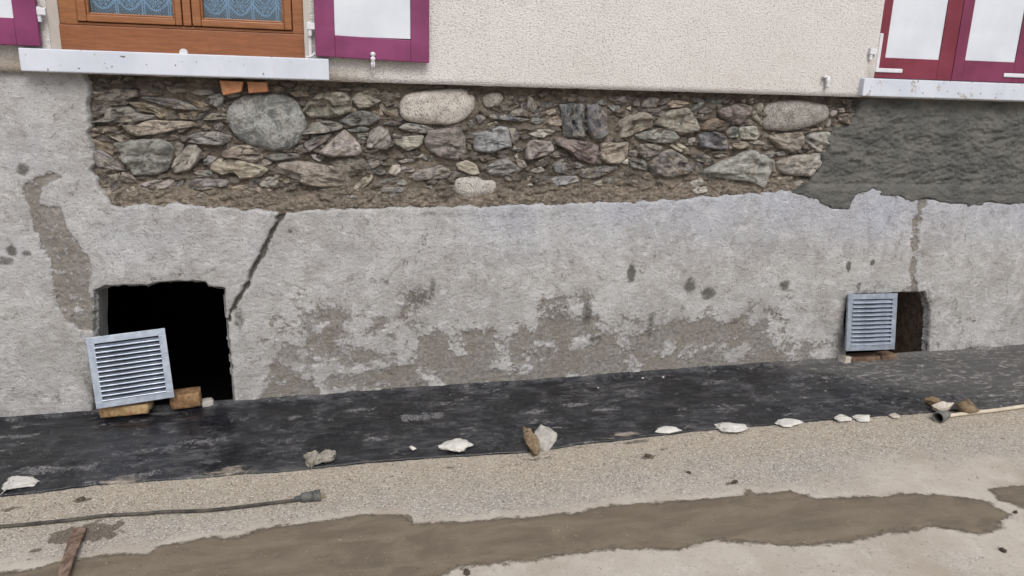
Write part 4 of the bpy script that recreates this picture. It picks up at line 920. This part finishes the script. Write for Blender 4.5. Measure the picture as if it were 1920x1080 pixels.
# ================================================================== THE STREET
MUD = [(-60,1090),(0,1078),(77,1066),(123,1052),(148,1052),(211,1041),(281,1041),(306,1024),(352,1017),(380,1010),(447,1010),(492,992),(540,987),(598,981),(640,974),(688,969),(762,969),(770,987),
 (866,980),(984,973),(1100,962),(1114,956),(1160,949),(1318,937),(1397,929),(1405,920),(1417,927),(1485,923),(1532,937),(1600,934),(1667,933),(1675,927),(1754,929),(1845,939),(1892,965),(1865,993),(1833,1001),
 (1754,989),(1690,997),(1635,1005),(1595,1016),(1508,1024),(1397,1016),(1334,1010),(1302,1024),(1259,1030),(1180,1028),(1073,1035),(1003,1050),(873,1061),(814,1080),(700,1120),(500,1200),(-100,1250)]
OUT = [(-500,985),(-250,958),(0,932),(200,910),(350,899),(570,881),(700,868),(850,858),(985,850),(1160,825),(1334,807),(1516,791),(1690,779),(1833,769),(1920,763),(2100,751),(2400,730)]
mud = gxy(MUD); mud2 = gxy([(1850,917),(1920,911),(2020,906),(2120,905),(2190,914),(2110,934),(2020,947),(1960,955),(1920,951),(1872,937)]); out = gxy(OUT)
def edge_y(x): return np.interp(x, out[:, 0], out[:, 1])
def axis(a, b, st, far, g=1.35):
    L_ = list(np.arange(a, b, st)); d = st
    while L_[-1] < far: d *= g; L_.append(L_[-1]+d)
    d = st
    while L_[0] > -far: d *= g; L_.insert(0, L_[0]-d)
    return np.array(L_)
ax_ = axis(-2.3, 5.2, .012, 150); ay_ = axis(-3.2, .3, .012, 150)
X, Yg, Q = grid(ax_, ay_[ay_ < .05])
near = ((X > -3) & (X < 6) & (Yg > -4))
rel = .010*fbm(X*1.2, Yg*1.2, 1, 3) + .0025*fbm(X*14, Yg*14, 5, 4)
def road_h(x, y): return ground_z(np.clip(x, -30, 30)) + .010*fbm(np.asarray(x)*1.2, np.asarray(y)*1.2, 1, 3)*(np.abs(x) < 40)
dm = sdpoly(X, Yg, mud)
dist = edge_y(X)-Yg                                    # metres out from the sheet
wob = .10*fbm(X*3, Yg*3, 20, 4)
ML = gxy([(-600,1130),(0,1085),(400,1042),(760,1030),(1100,1000),(1500,972),(1870,960),(2100,930),(2500,900)])
above = Yg > np.interp(X, ML[:, 0], ML[:, 1])
dmw = -dm + .05*fbm(X*6, Yg*9, 28, 4)
gravel = np.where(above, (.30+.68*sstep(.95, .20, dist+wob))*sstep(-.01, .08, dmw), .22+.3*np.maximum(0, fbm(X*2, Yg*3, 29, 4)))
gravel *= 1-.85*sstep(.35, .0, np.hypot((X-gp(1800, 905)[0])/2.2, Yg-gp(1800, 905)[1])+.12*fbm(X*4, Yg*7, 35, 4))
grey = sstep(.05, .55, dist+1.3*wob)
damp = np.zeros_like(X)  # damp spots; lines along the sheet edge are its contact shadow in colour
for (a, b, rx, ry, s) in [(165,1000,.13,.075,1.1),(120,1012,.06,.03,.9),(155,938,.035,.018,1),(12,955,.03,.015,.9),(40,950,.03,.012,.8),(65,1033,.022,.014,.9),(55,1050,.016,.010,.9),(190,968,.06,.008,.7),
        (1215,857,.045,.025,.8),(1245,843,.03,.014,.7),(1290,886,.02,.012,.8),(1370,906,.025,.014,.9),(1375,895,.015,.008,.8),(1230,915,.03,.012,.4),(845,877,.03,.014,.6),(1010,860,.08,.03,.5),
        (1560,945,.30,.018,.6),(1620,937,.1,.02,.5),(920,920,.02,.012,.4),(1190,828,.10,.02,.8),(1090,838,.1,.015,.5)]:
    c = gp(a, b); r = np.sqrt(((X-c[0])/rx)**2+((Yg-c[1])/ry)**2)+.7*fbm(X*22, Yg*22, 3, 3)
    damp = np.maximum(damp, s*sstep(1.3, .6, r))
Zg = ground_z(np.clip(X, -30, 30)) + np.where(np.abs(X) < 40, rel, 0)
V = np.stack([X, Yg, Zg], -1).reshape(-1, 3)
damp = np.maximum(damp, .62*sstep(.045, -.01, -dm+.04*fbm(X*10, Yg*14, 39, 5, .65)))
road = tag(mesh_obj('road', V, Q, M['road']), kind='structure')
set_mask(road, np.stack([np.clip(gravel, 0, 1), np.clip(grey, 0, 1), np.clip(damp, 0, 1)], -1).reshape(-1, 3))
road['label'] = 'pale dusty gravel road in front of the house'

X, Ym, Q = grid(np.arange(-2.6, 5.3, .009), np.arange(-3.3, -.9, .009))
d = np.maximum(sdpoly(X, Ym, mud), sdpoly(X, Ym, mud2)) + .034*fbm(X*9, Ym*14, 2, 6, .70)
relm = .010*fbm(X*1.2, Ym*1.2, 1, 3)+.0025*fbm(X*14, Ym*14, 5, 4)*.5
Zm = ground_z(X) + relm + np.clip(d*.25, -.001, .004)+.0015 + .0012*fbm(X*6, Ym*18, 44, 3)
ok = d > -.03
V, F, idx = compact(np.stack([X, Ym, Zm], -1).reshape(-1, 3), Q[ok.ravel()[Q].all(1)])
o = tag(mesh_obj('mud', V, F, M['mud']), kind='structure'); set_mask(o, np.stack([np.clip((d+.022)/.045, 0, 1)]*3, -1).reshape(-1, 3)[idx]); o['label'] = 'brown drying mud along the road'

# loose grit on the road: far too many to count
cnt = 15000
px = rs.uniform(-2.2, 4.9, cnt); dd = np.abs(rs.exponential(.34, cnt)); py = edge_y(px)-.005-dd
far_ = rs.rand(cnt) < .3; py[far_] = rs.uniform(-3.2, -.6, far_.sum())
keep = (sdpoly(px, py, mud) < .0) | (rs.rand(cnt) < .12); keep &= py < edge_y(px)-.004; px, py = px[keep], py[keep]; n = len(px)
oct_ = np.array([(1,0,0),(0,1,0),(-1,0,0),(0,-1,0),(0,0,1),(0,0,-1)], float); of = np.array([(0,1,4),(1,2,4),(2,3,4),(3,0,4),(1,0,5),(2,1,5),(3,2,5),(0,3,5)])
sz = .0012+.0020*rs.rand(n)**2.5+.003*(rs.rand(n) < .03)
VV = oct_[None]*sz[:, None, None]*rs.uniform(.6, 1.25, (n, 6, 1)); th = rs.uniform(0, 6.28, n)
xr = VV[..., 0]*np.cos(th)[:, None]-VV[..., 1]*np.sin(th)[:, None]; yr = VV[..., 0]*np.sin(th)[:, None]+VV[..., 1]*np.cos(th)[:, None]
zz = road_h(px, py)+.0025*fbm(px*14, py*14, 5, 4)+sz*.2
VV = np.stack([xr+px[:, None], yr+py[:, None], VV[..., 2]*.7+zz[:, None]], -1).reshape(-1, 3)
FF = (of[None]+6*np.arange(n)[:, None, None]).reshape(-1, 3)
o = tag(mesh_obj('grit', VV, FF, M['pebble'], smooth=False), 'loose pale grit scattered over the road', 'grit', kind='stuff')

# ---- black sheet along the foot of the wall
xs = span(-2.0, 4.75, .011); ts = np.concatenate([np.linspace(0, 1, 74), [1.012, 1.02]])
T, Xm = np.meshgrid(ts, xs, indexing='ij')
E = edge_y(Xm) + .012*fbm(Xm*5, Xm*0, 7, 4) + .005*fbm(Xm*22, Xm*0, 9, 3)
I0 = .028
Yv = I0 + (E-I0)*np.minimum(T, 1.0)
wr = .011*fbm(Xm*2.2, Yv*9, 3, 4) + .007*np.abs(fbm(Xm*5+Yv*9, Yv*16, 13, 3))
fold = np.zeros_like(Xm)
def ridge(pts, amp, wd):
    L_ = gxy(pts); return amp*np.exp(-(np.maximum(0, wd-sdline(Xm, Yv, L_, wd)*1.0)/(wd*.5))**2)
for pts, a_, wd in [([(1440,770),(1556,763),(1640,758),(1730,755),(1920,739),(2100,725)], .016, .018), ([(-200,900),(100,875),(400,845),(640,815)], .007, .02), ([(650,800),(800,775),(1000,750)], .006, .018),
                    ([(850,812),(1000,800),(1200,775),(1400,755)], .006, .016), ([(300,800),(560,780),(700,770)], .005, .02), ([(1200,740),(1400,722),(1600,712)], .005, .02)]:
    fold += ridge(pts, a_, wd)
edgelift = .010*sstep(.90, 1.0, T)*np.maximum(0, fbm(Xm*3.1, Xm*0, 15, 3)+.1)
wallturn = .022*sstep(.05, 0, T)**2
Zv = ground_z(Xm)+.010*fbm(Xm*1.2, Yv*1.2, 1, 3)+.0095+wr*sstep(0, .1, T)*sstep(1.0, .93, T)+fold*sstep(1, .95, T)+edgelift+wallturn
Zv = np.where(T > 1.0, Zv-.012*(T-1.0)/.02, Zv)
nx, nt = len(xs), len(ts); I = np.arange(nx*nt).reshape(nt, nx)
Q = np.stack([I[:-1, :-1], I[1:, :-1], I[1:, 1:], I[:-1, 1:]], -1).reshape(-1, 4)
V = np.stack([Xm, Yv, Zv], -1).reshape(-1, 3)
foot = np.zeros_like(Xm)
for (a, b, rx, ry, s) in [(670,772,.10,.03,.9),(790,785,.12,.045,1),(40,820,.10,.03,.8),(80,885,.12,.045,.9),(160,880,.12,.04,.8),(290,850,.2,.05,.7),(390,830,.15,.05,.8),(690,825,.10,.05,.7),(830,760,.09,.03,.8),
        (1000,775,.10,.03,.8),(1020,795,.09,.03,.7),(1090,760,.10,.025,.9),(1130,770,.10,.03,.8),(1190,745,.09,.04,.7),(1180,735,.10,.03,.8),(1340,720,.12,.04,.7),(1370,765,.12,.05,.7),(260,895,.14,.03,.8),(610,790,.09,.03,.5),
        (740,735,.10,.03,.4),(930,770,.10,.04,.4),(1450,750,.2,.04,.6),(1500,710,.15,.04,.7),(460,790,.12,.03,.5),(520,830,.2,.05,.5)]:
    c = gp(a, b); r = np.sqrt(((Xm-c[0])/rx)**2+((Yv-c[1])/ry)**2)+1.5*fbm(Xm*8, Yv*15, 3, 5, .68); foot = np.maximum(foot, s*sstep(1.3, .5, r))
cem = sstep(2.0, 3.2, Xm-1.2*T)*(.75-.45*T) + .35*sstep(2.2, 3.4, Xm); cem = np.clip(cem, 0, .85)
edust = .55*sstep(.90, 1.0, T)*(.5+1.1*fbm(Xm*2, Xm*0, 30, 3))
for (a, b) in ((430, 888), (1170, 818), (230, 905)):
    c = gp(a, b); edust = np.maximum(edust, .85*sstep(.22, .0, np.hypot(Xm-c[0], (Yv-c[1])*2.6)+.10*fbm(Xm*12, Yv*26, 33, 4, .6)))
sheet = mesh_obj('plastic_sheet', V, Q, M['membrane'])
set_mask(sheet, np.stack([foot, cem, np.clip(edust, 0, 1)], -1).reshape(-1, 3))
tag(sheet, 'dusty black plastic sheet laid on the ground along the foot of the wall', 'plastic sheet')
_shx = xs; _shz = Zv
def sheet_h(x, y):
    i = int(np.clip(np.searchsorted(_shx, x), 0, nx-1)); t = (y-I0)/(E[0, i]-I0)
    if t > 1: return float(road_h(x, y))+.002
    return float(np.interp(t, ts[:74], Zv[:74, i]))

# ================================================================== LOUVRE VENTS
def vent(corn, n, label, fw, open_):
    BL, BR, TR, TL = [np.array(q) for q in corn]
    u = BR-BL; W = (np.linalg.norm(u)+np.linalg.norm(TR-TL))/2; u = (u/np.linalg.norm(u)+(TR-TL)/np.linalg.norm(TR-TL)); u /= np.linalg.norm(u)
    v = (TL-BL)+(TR-BR); v -= u*(v@u); v /= np.linalg.norm(v); H = ((TL-BL)@v+(TR-BR)@v)/2
    n_ = np.cross(u, v)                                   # faces the street
    ctr = (BL+BR+TR+TL)/4; org = ctr-u*W/2-v*H/2
    e = empty('louvre_vent'); mm = Matrix.Identity(4)
    for i in range(3): mm[i][0], mm[i][1], mm[i][2], mm[i][3] = u[i], -n_[i], v[i], org[i]
    e.matrix_world = mm; tag(e, label, 'vent', 'galvanised louvre vents leaning in the cellar holes')
    bm = bmesh.new(); fx, fz = fw
    add_box(bm, 0, W, 0, .003, 0, fz, .0008); add_box(bm, 0, W, 0, .003, H-fz, H, .0008)
    add_box(bm, 0, fx, 0, .003, fz, H-fz, .0008); add_box(bm, W-fx, W, 0, .003, fz, H-fz, .0008)
    add_box(bm, .004, W-.004, .003, .022, .004, .007); add_box(bm, .004, W-.004, .003, .022, H-.007, H-.004)
    add_box(bm, .004, .007, .003, .022, .007, H-.007); add_box(bm, W-.007, W-.004, .003, .022, .007, H-.007)
    bm_obj('frame', bm, M['metal'], e)
    p = (H-2*fz)/n
    me = None
    for k in range(n):
        if me is None:
            pr = [(-.003, -.001), (-.006, .0005), (-.0068, .003), (-.0055, .0055), (-.002, .0062), (.013, .006+p*open_), (.014, .0045+p*open_), (-.001, .0040)]
            V = [(fx-.002, a, b) for a, b in pr]+[(W-fx+.002, a, b) for a, b in pr]; N = len(pr)
            F = [(i, (i+1) % N, N+(i+1) % N, N+i) for i in range(N)]+[tuple(range(N))[::-1], tuple(range(N, 2*N))]
            s = mesh_obj('slat', V, F, M['metal'], e, False); me = s.data
        else:
            s = bpy.data.objects.new('slat', me); C.objects.link(s); s.parent = e
        s.location = (0, 0, fz+k*p)
    bm = bmesh.new(); add_box(bm, .008, W-.008, .018, .020, .008, H-.008); bm_obj('slat_backing', bm, M['dark'], e)  # black sheet behind the slats, added to make the gaps dark
    return e
vent([(-1.231,-.127,.020), (-.874,-.082,.042), (-.905,-.016,.395), (-1.261,-.060,.372)], 12, 'large louvre vent tilted sideways across the left cellar hole', (.034, .034), .50)
vent([(3.060,-.070,.089), (3.410,-.076,.085), (3.415,-.019,.441), (3.065,-.013,.444)], 11, 'smaller upright louvre vent standing in the right cellar hole', (.034, .034), .62)

# bricks under the vents
def lump(name, loc, size, mat, rotz=0, rough=.10, rb=.25, seed=0, tilt=(0, 0), sub=3, boxy=True, parent=None, f=2.2):
    bm = bmesh.new()
    if boxy:
        bmesh.ops.create_cube(bm, size=2.0); bmesh.ops.subdivide_edges(bm, edges=list(bm.edges), cuts=sub*2, use_grid_fill=True)
    else:                                                  # broken piece: hull of a few random points, then roughened
        r_ = np.random.RandomState(int(seed)+5); q = r_.randn(17, 3); q /= np.linalg.norm(q, axis=1)[:, None]; q *= r_.uniform(.82, 1.08, (17, 1)); q /= np.abs(q).max(0)
        vs_ = [bm.verts.new(p) for p in q]; h_ = bmesh.ops.convex_hull(bm, input=vs_)
        bmesh.ops.delete(bm, geom=list({v for v in h_['geom_interior']+h_['geom_unused'] if isinstance(v, bmesh.types.BMVert)}), context='VERTS')
        bmesh.ops.bevel(bm, geom=list(bm.edges), offset=.09, segments=1, affect='EDGES')
        bmesh.ops.triangulate(bm, faces=list(bm.faces))
        for _ in range(min(sub, 2)): bmesh.ops.subdivide_edges(bm, edges=list(bm.edges), cuts=1, use_grid_fill=True)
        bmesh.ops.triangulate(bm, faces=list(bm.faces))
    co = np.array([v.co[:] for v in bm.verts])
    if boxy:
        m_ = np.abs(co).max(1, keepdims=True); q = co/np.maximum(np.linalg.norm(co, axis=1, keepdims=True), 1e-6)*m_
        co = co*(1-rb)+q*rb*1.15
    co = co*(1+rough*fbm(co[:, 0]*f+seed, co[:, 1]*f+seed*2, co[:, 2]*f, 4, .6)[:, None]*1.6)
    co += rough*.25*np.stack([fbm(co[:, 0]*6+seed+k*9, co[:, 1]*6, co[:, 2]*6, 3) for k in range(3)], -1)
    co = co*np.array(size)[None]/2
    for v, c in zip(bm.verts, co): v.co = c
    o = bm_obj(name, bm, mat, parent, True); o.location = loc; o.rotation_euler = (tilt[0], tilt[1], rotz); return o
def at_ground(px, py, up=0):
    p = gp(px, py, .012); return p[0], p[1]
bz = float(ground_z(-1.0))
def brick(x0p, x1p, yb_, y, h, d, mat, label, rz, seed, tilt=(0, 0), up=0.0):
    a = wp(x0p, yb_, y); b = wp(x1p, yb_, y); L_ = b[0]-a[0]; cx_ = (a[0]+b[0])/2
    o = lump('brick', (cx_, y+d/2, a[2]+h/2+up), (L_, d, h), mat, rz, .05, .12, seed, tilt); tag(o, label, 'brick', 'bricks propping the louvre vents'); return o
brick(186, 281, 783, -.085, .050, .11, M['firebrick'], 'buff brick under the lower left corner of the tilted vent', -.04, 3, (0, -.06))
brick(318, 375, 768, -.035, .078, .10, M['brownbrick'], 'brown broken brick at the right corner of the tilted vent', .1, 8, (0, -.05))
tag(lump('stone', (wp(387,766,0)[0], .03, wp(387,766,0)[2]+.018), (.062, .06, .046), M['greystone'], .3, .2, .5, 5), 'small grey stone beside the broken brick in the left cellar hole', 'stone')
o = brick(1582, 1594, 686, -.045, .058, .07, M['palestone'], 'pale brick end at the left corner of the upright vent', .2, 12, (0, .14))
brick(1594, 1650, 684, -.03, .046, .09, M['redbrick'], 'long red brown brick under the middle of the upright vent', -.03, 14)
brick(1651, 1681, 681, -.03, .050, .09, M['redbrick'], 'short red brown brick under the right corner of the upright vent', .05, 19, (0, -.03))

# ================================================================== LOOSE PIECES ON THE SHEET AND ROAD
def chunk(px0, px1, py0, py1, mat, label, cat, thick, seed, group=None, boxy=False, rough=.28, name='plaster_chunk', depth=None, rz=0, tilt=(0, 0), flat=True):
    c = gp((px0+px1)/2, py1-(py1-py0)*.22, .012); k = np.linalg.norm(c-CAM)/F_PX
    W = (px1-px0)*k*1.0; Hp = (py1-py0)*k
    D_ = depth or max(.02, (Hp-thick*.8)/.40); W *= 1.06
    z = sheet_h(c[0], c[1]); cy = c[1]+.0
    o = lump(name, (c[0], cy, z+thick*.42), (W, D_, thick), mat, rz, rough, .55, seed, tilt, 3, boxy, f=1.4)
    tag(o, label, cat, group); return o
g1 = 'white plaster chips weighing down the black sheet'
chunk(5, 61, 890, 913, M['chunk'], 'flat white plaster chip farthest left on the black sheet', 'plaster chip', .020, 1, g1)
chunk(766, 780, 831, 845, M['chunk'], 'tiny white plaster crumb just left of the big rounded white chip', 'plaster chip', .020, 2, g1)
chunk(822, 884, 815, 848, M['chunk'], 'large rounded white plaster chip alone in the middle of the sheet', 'plaster chip', .045, 3, g1)
chunk(1226, 1280, 796, 813, M['chunk'], 'low white plaster chip next right after the brown lump and grey slab', 'plaster chip', .022, 4, g1)
chunk(1339, 1401, 782, 808, M['chunk'], 'largest white plaster chip in the row on the right of the sheet', 'plaster chip', .030, 5, g1)
chunk(1454, 1508, 775, 795, M['chunk'], 'pointed white plaster chip below the upright vent', 'plaster chip', .022, 6, g1)
chunk(1565, 1596, 772, 788, M['chunk'], 'left one of two small white chips close together near the pale cable', 'plaster chip', .022, 7, g1)
chunk(1601, 1631, 771, 787, M['chunk'], 'right one of two small white chips close together near the pale cable', 'plaster chip', .020, 8, g1)
chunk(1668, 1687, 770, 782, M['palestone'], 'tiny beige chip left of the tan rock by the cable socket', 'plaster chip', .018, 9, g1)
for (a, b, s, l) in [(1205,710,.012,'left white crumb of the pair at the foot of the wall'),(1243,709,.012,'right white crumb of the pair at the foot of the wall'),(1122,727,.009,'lone white speck of plaster on the sheet close to the wall')]:
    c = gp(a, b, .01); tag(lump('plaster_crumb', (c[0], c[1], sheet_h(c[0], c[1])+s*.4), (s*1.5, s*1.3, s), M['chunk'], a, .3, .5, a, (0, 0), 1, False), l, 'crumb', 'white crumbs on the black sheet')
chunk(566, 603, 846, 878, M['concrete'], 'left rough half of the grey concrete lump on the sheet edge', 'rubble', .065, 21, None, False, .5, 'concrete_lump')
chunk(596, 630, 841, 872, M['concrete'], 'right rough half of the grey concrete lump on the sheet edge', 'rubble', .068, 33, None, False, .5, 'concrete_lump')
c = gp(1000, 852, .01)
tag(lump('rubble_stone', (c[0], c[1]+.06, sheet_h(c[0], c[1])+.045), (.075, .19, .07), M['brownstone'], .25, .20, .5, 47, (.42, .1), 3, False), 'upright knobbly brown mortar lump at the middle of the sheet edge', 'rubble')
c = gp(1020, 842, .01)
tag(lump('rubble_slab', (c[0]+.005, c[1]+.03, sheet_h(c[0], c[1])+.045), (.10, .022, .115), M['greystone'], -.35, .16, .35, 52, (-.65, .55), 3, True, f=1.6), 'flat grey slab leaning on the brown mortar lump', 'rubble')
c = gp(1022, 822, .01); tag(lump('rubble_stone', (c[0], c[1]+.04, sheet_h(c[0], c[1])+.015), (.03, .03, .03), M['concrete'], 0, .35, .5, 60, (0, 0), 2, False), 'pebble sized grey lump behind the leaning grey slab', 'rubble')
chunk(1729, 1762, 747, 768, M['brownstone'], 'tan stone touching the white streaked rock on the right of the sheet', 'rubble', .070, 44, None, False, .3, 'rubble_stone')
chunk(1741, 1786, 755, 777, M['palestone'], 'white and tan streaked rock beside the cable socket', 'rubble', .070, 47, None, False, .32, 'rubble_stone')
chunk(1792, 1832, 749, 779, M['brownstone'], 'brown rock between the streaked rock and the pale cable', 'rubble', .085, 49, None, False, .3, 'rubble_stone')
# crumbs of dark earth on the road
for i, (a, b, s, l) in enumerate([(152,938,.030,'flattened dark earth crumb below the sheet near the left edge'),(875,1075,.030,'dark earth clod at the bottom edge beside the mud'),(1215,857,.028,'dark earth crumb right of the brown mortar lump'),
        (1378,905,.026,'dark earth crumb in the middle of the right gravel'),(1292,887,.02,'small dark crumb left of the gravel middle clod'),(1905,962,.022,'dark clod by the tip of the mud on the right'),(1881,1034,.024,'dark clod low on the pale right corner of the road')]):
    c = gp(a, b); tag(lump('earth_clod', (c[0], c[1], float(road_h(c[0], c[1]))+s*.22), (s*1.15, s*.9, s*.5), M['soil'], i*1.3, .45, .5, i*7+3, (0, 0), 2, False), l, 'clod', 'dark clods on the road')

# ---- black cable with its plug, on the left
def on_road(pts, h):
    P_ = [gp(a, b) for a, b in pts]; return [(p[0], p[1], float(road_h(p[0], p[1]))+h) for p in P_]
def smooth(P_, n=8):
    P_ = np.array(P_); t = np.arange(len(P_)); tt = np.linspace(0, len(P_)-1, (len(P_)-1)*n+1); out_ = []
    for q in tt:
        i = int(min(q, len(P_)-2)); f = q-i; p0, p1, p2, p3 = P_[max(i-1, 0)], P_[i], P_[i+1], P_[min(i+2, len(P_)-1)]
        out_.append(.5*(2*p1+(p2-p0)*f+(2*p0-5*p1+4*p2-p3)*f*f+(3*p1-p0-3*p2+p3)*f**3))
    return out_
ca = empty('power_cable'); tag(ca, 'dusty black cable with a two pin plug lying across the road on the left', 'cable')
pts = on_road([(-420,1030),(-200,1010),(0,991),(70,985),(140,978),(205,971),(270,967),(310,963),(350,962),(400,959),(455,953),(520,946),(566,941)], .009)
bm = bmesh.new(); add_tube(bm, smooth(pts), .0072, 10); bm_obj('cable', bm, M['cable'], ca, True)
pa, pb = Vector(pts[-1]), Vector(on_road([(592,938)], .018)[0]); pa.z += .008; dv = (pb-pa).normalized(); L_ = .088
prof = [(-.030, .009), (-.004, .011), (0, .019), (.012, .0215), (.045, .023), (.0455, .0205), (.050, .0205), (.0505, .025), (.060, .025), (.0605, .022), (.064, .022), (.0645, .025), (.074, .025), (.076, .021)]
bm = bmesh.new(); add_tube(bm, [pa+dv*a for a, r in prof], [r for a, r in prof], 20); pl_ = bm_obj('plug', bm, M['rubber'], ca)
side = dv.cross(Vector((0, 0, 1))).normalized()
for s in (-1, 1):
    bm = bmesh.new(); q = pa+dv*.076+(side*.3+Vector((0, 0, .95)))*s*.0095; add_tube(bm, [q, q+dv*.018, q+dv*.020], [.0024, .0024, .0012], 8); bm_obj('pin', bm, M['brass'], pl_)
# ---- pale cable with a grey socket, on the right
cb = empty('extension_lead'); tag(cb, 'pale beige cable ending in a grey rubber socket at the right', 'cable')
pts = on_road([(1762,787),(1800,781),(1850,775),(1890,770),(1925,765),(2010,755),(2200,735)], .012)
bm = bmesh.new(); add_tube(bm, smooth(pts), .0105, 10); bm_obj('cable', bm, M['palecable'], cb, True)
p1 = Vector(on_road([(1774,785)], .022)[0]); p0 = Vector(on_road([(1742,789)], .026)[0]); dv = Vector((-.93, -.37, .03)).normalized()
prof = [(-.020, .011), (0, .016), (.006, .022), (.030, .024), (.052, .0255), (.056, .030), (.092, .031), (.0945, .0295), (.095, .0255)]
bm = bmesh.new(); add_tube(bm, [p1+dv*a for a, r in prof], [r for a, r in prof], 24, caps=False)
add_tube(bm, [p1+dv*a for a in (.050, .075, .0945)], [.0225, .024, .0252], 24, caps=False)
sk = bm_obj('socket', bm, M['socketgrey'], cb)
bm = bmesh.new(); add_tube(bm, [p1+dv*.050, p1+dv*.054], .0218, 20); bm_obj('socket_face', bm, M['dark'], sk)

# ---- rusty flat bar at the lower left
a = np.array(on_road([(151,997)], .012)[0]); b = np.array(on_road([(122,1085)], .022)[0]); b2 = np.array(on_road([(96,1180)], .016)[0])
def flatbar(P_, W_, th, tw):
    V = []; F = []
    P_ = [np.array(p) for p in P_]
    for i, p in enumerate(P_):
        t = P_[min(i+1, len(P_)-1)]-P_[max(i-1, 0)]; t /= np.linalg.norm(t); s = np.cross(t, (0, 0, 1)); s /= np.linalg.norm(s); n_ = np.cross(s, t)
        ss = s*math.cos(tw[i])+n_*math.sin(tw[i]); nn = np.cross(ss, t)
        for (q, r) in ((-1, -1), (1, -1), (1, 1), (-1, 1)): V.append(p+ss*q*W_[i]/2+nn*r*th/2)
    for i in range(len(P_)-1):
        for k in range(4): F.append((4*i+k, 4*i+(k+1) % 4, 4*i+4+(k+1) % 4, 4*i+4+k))
    F += [(0, 1, 2, 3), tuple(4*(len(P_)-1)+k for k in range(4))]
    return V, F
P_ = smooth([a, a*.55+b*.45+np.array((0, 0, .004)), b, b2], 6); n = len(P_)
V, F = flatbar(P_, np.linspace(.048, .042, n), .009, np.interp(np.arange(n), [0, n*.35, n*.55, n-1], [.0, -.15, -.45, -.5]))
V = np.array(V); V[:, 2] = np.maximum(V[:, 2], road_h(V[:, 0], V[:, 1])+.002)
bm = bmesh.new(); vv = [bm.verts.new(v) for v in V]; [bm.faces.new([vv[i] for i in f]) for f in F]
bmesh.ops.bevel(bm, geom=list(bm.edges), offset=.0012, segments=1, affect='EDGES')
tag(bm_obj('flat_bar', bm, M['rust'], None), 'rusty flat iron bar lying on the damp spot at the lower left', 'iron bar')
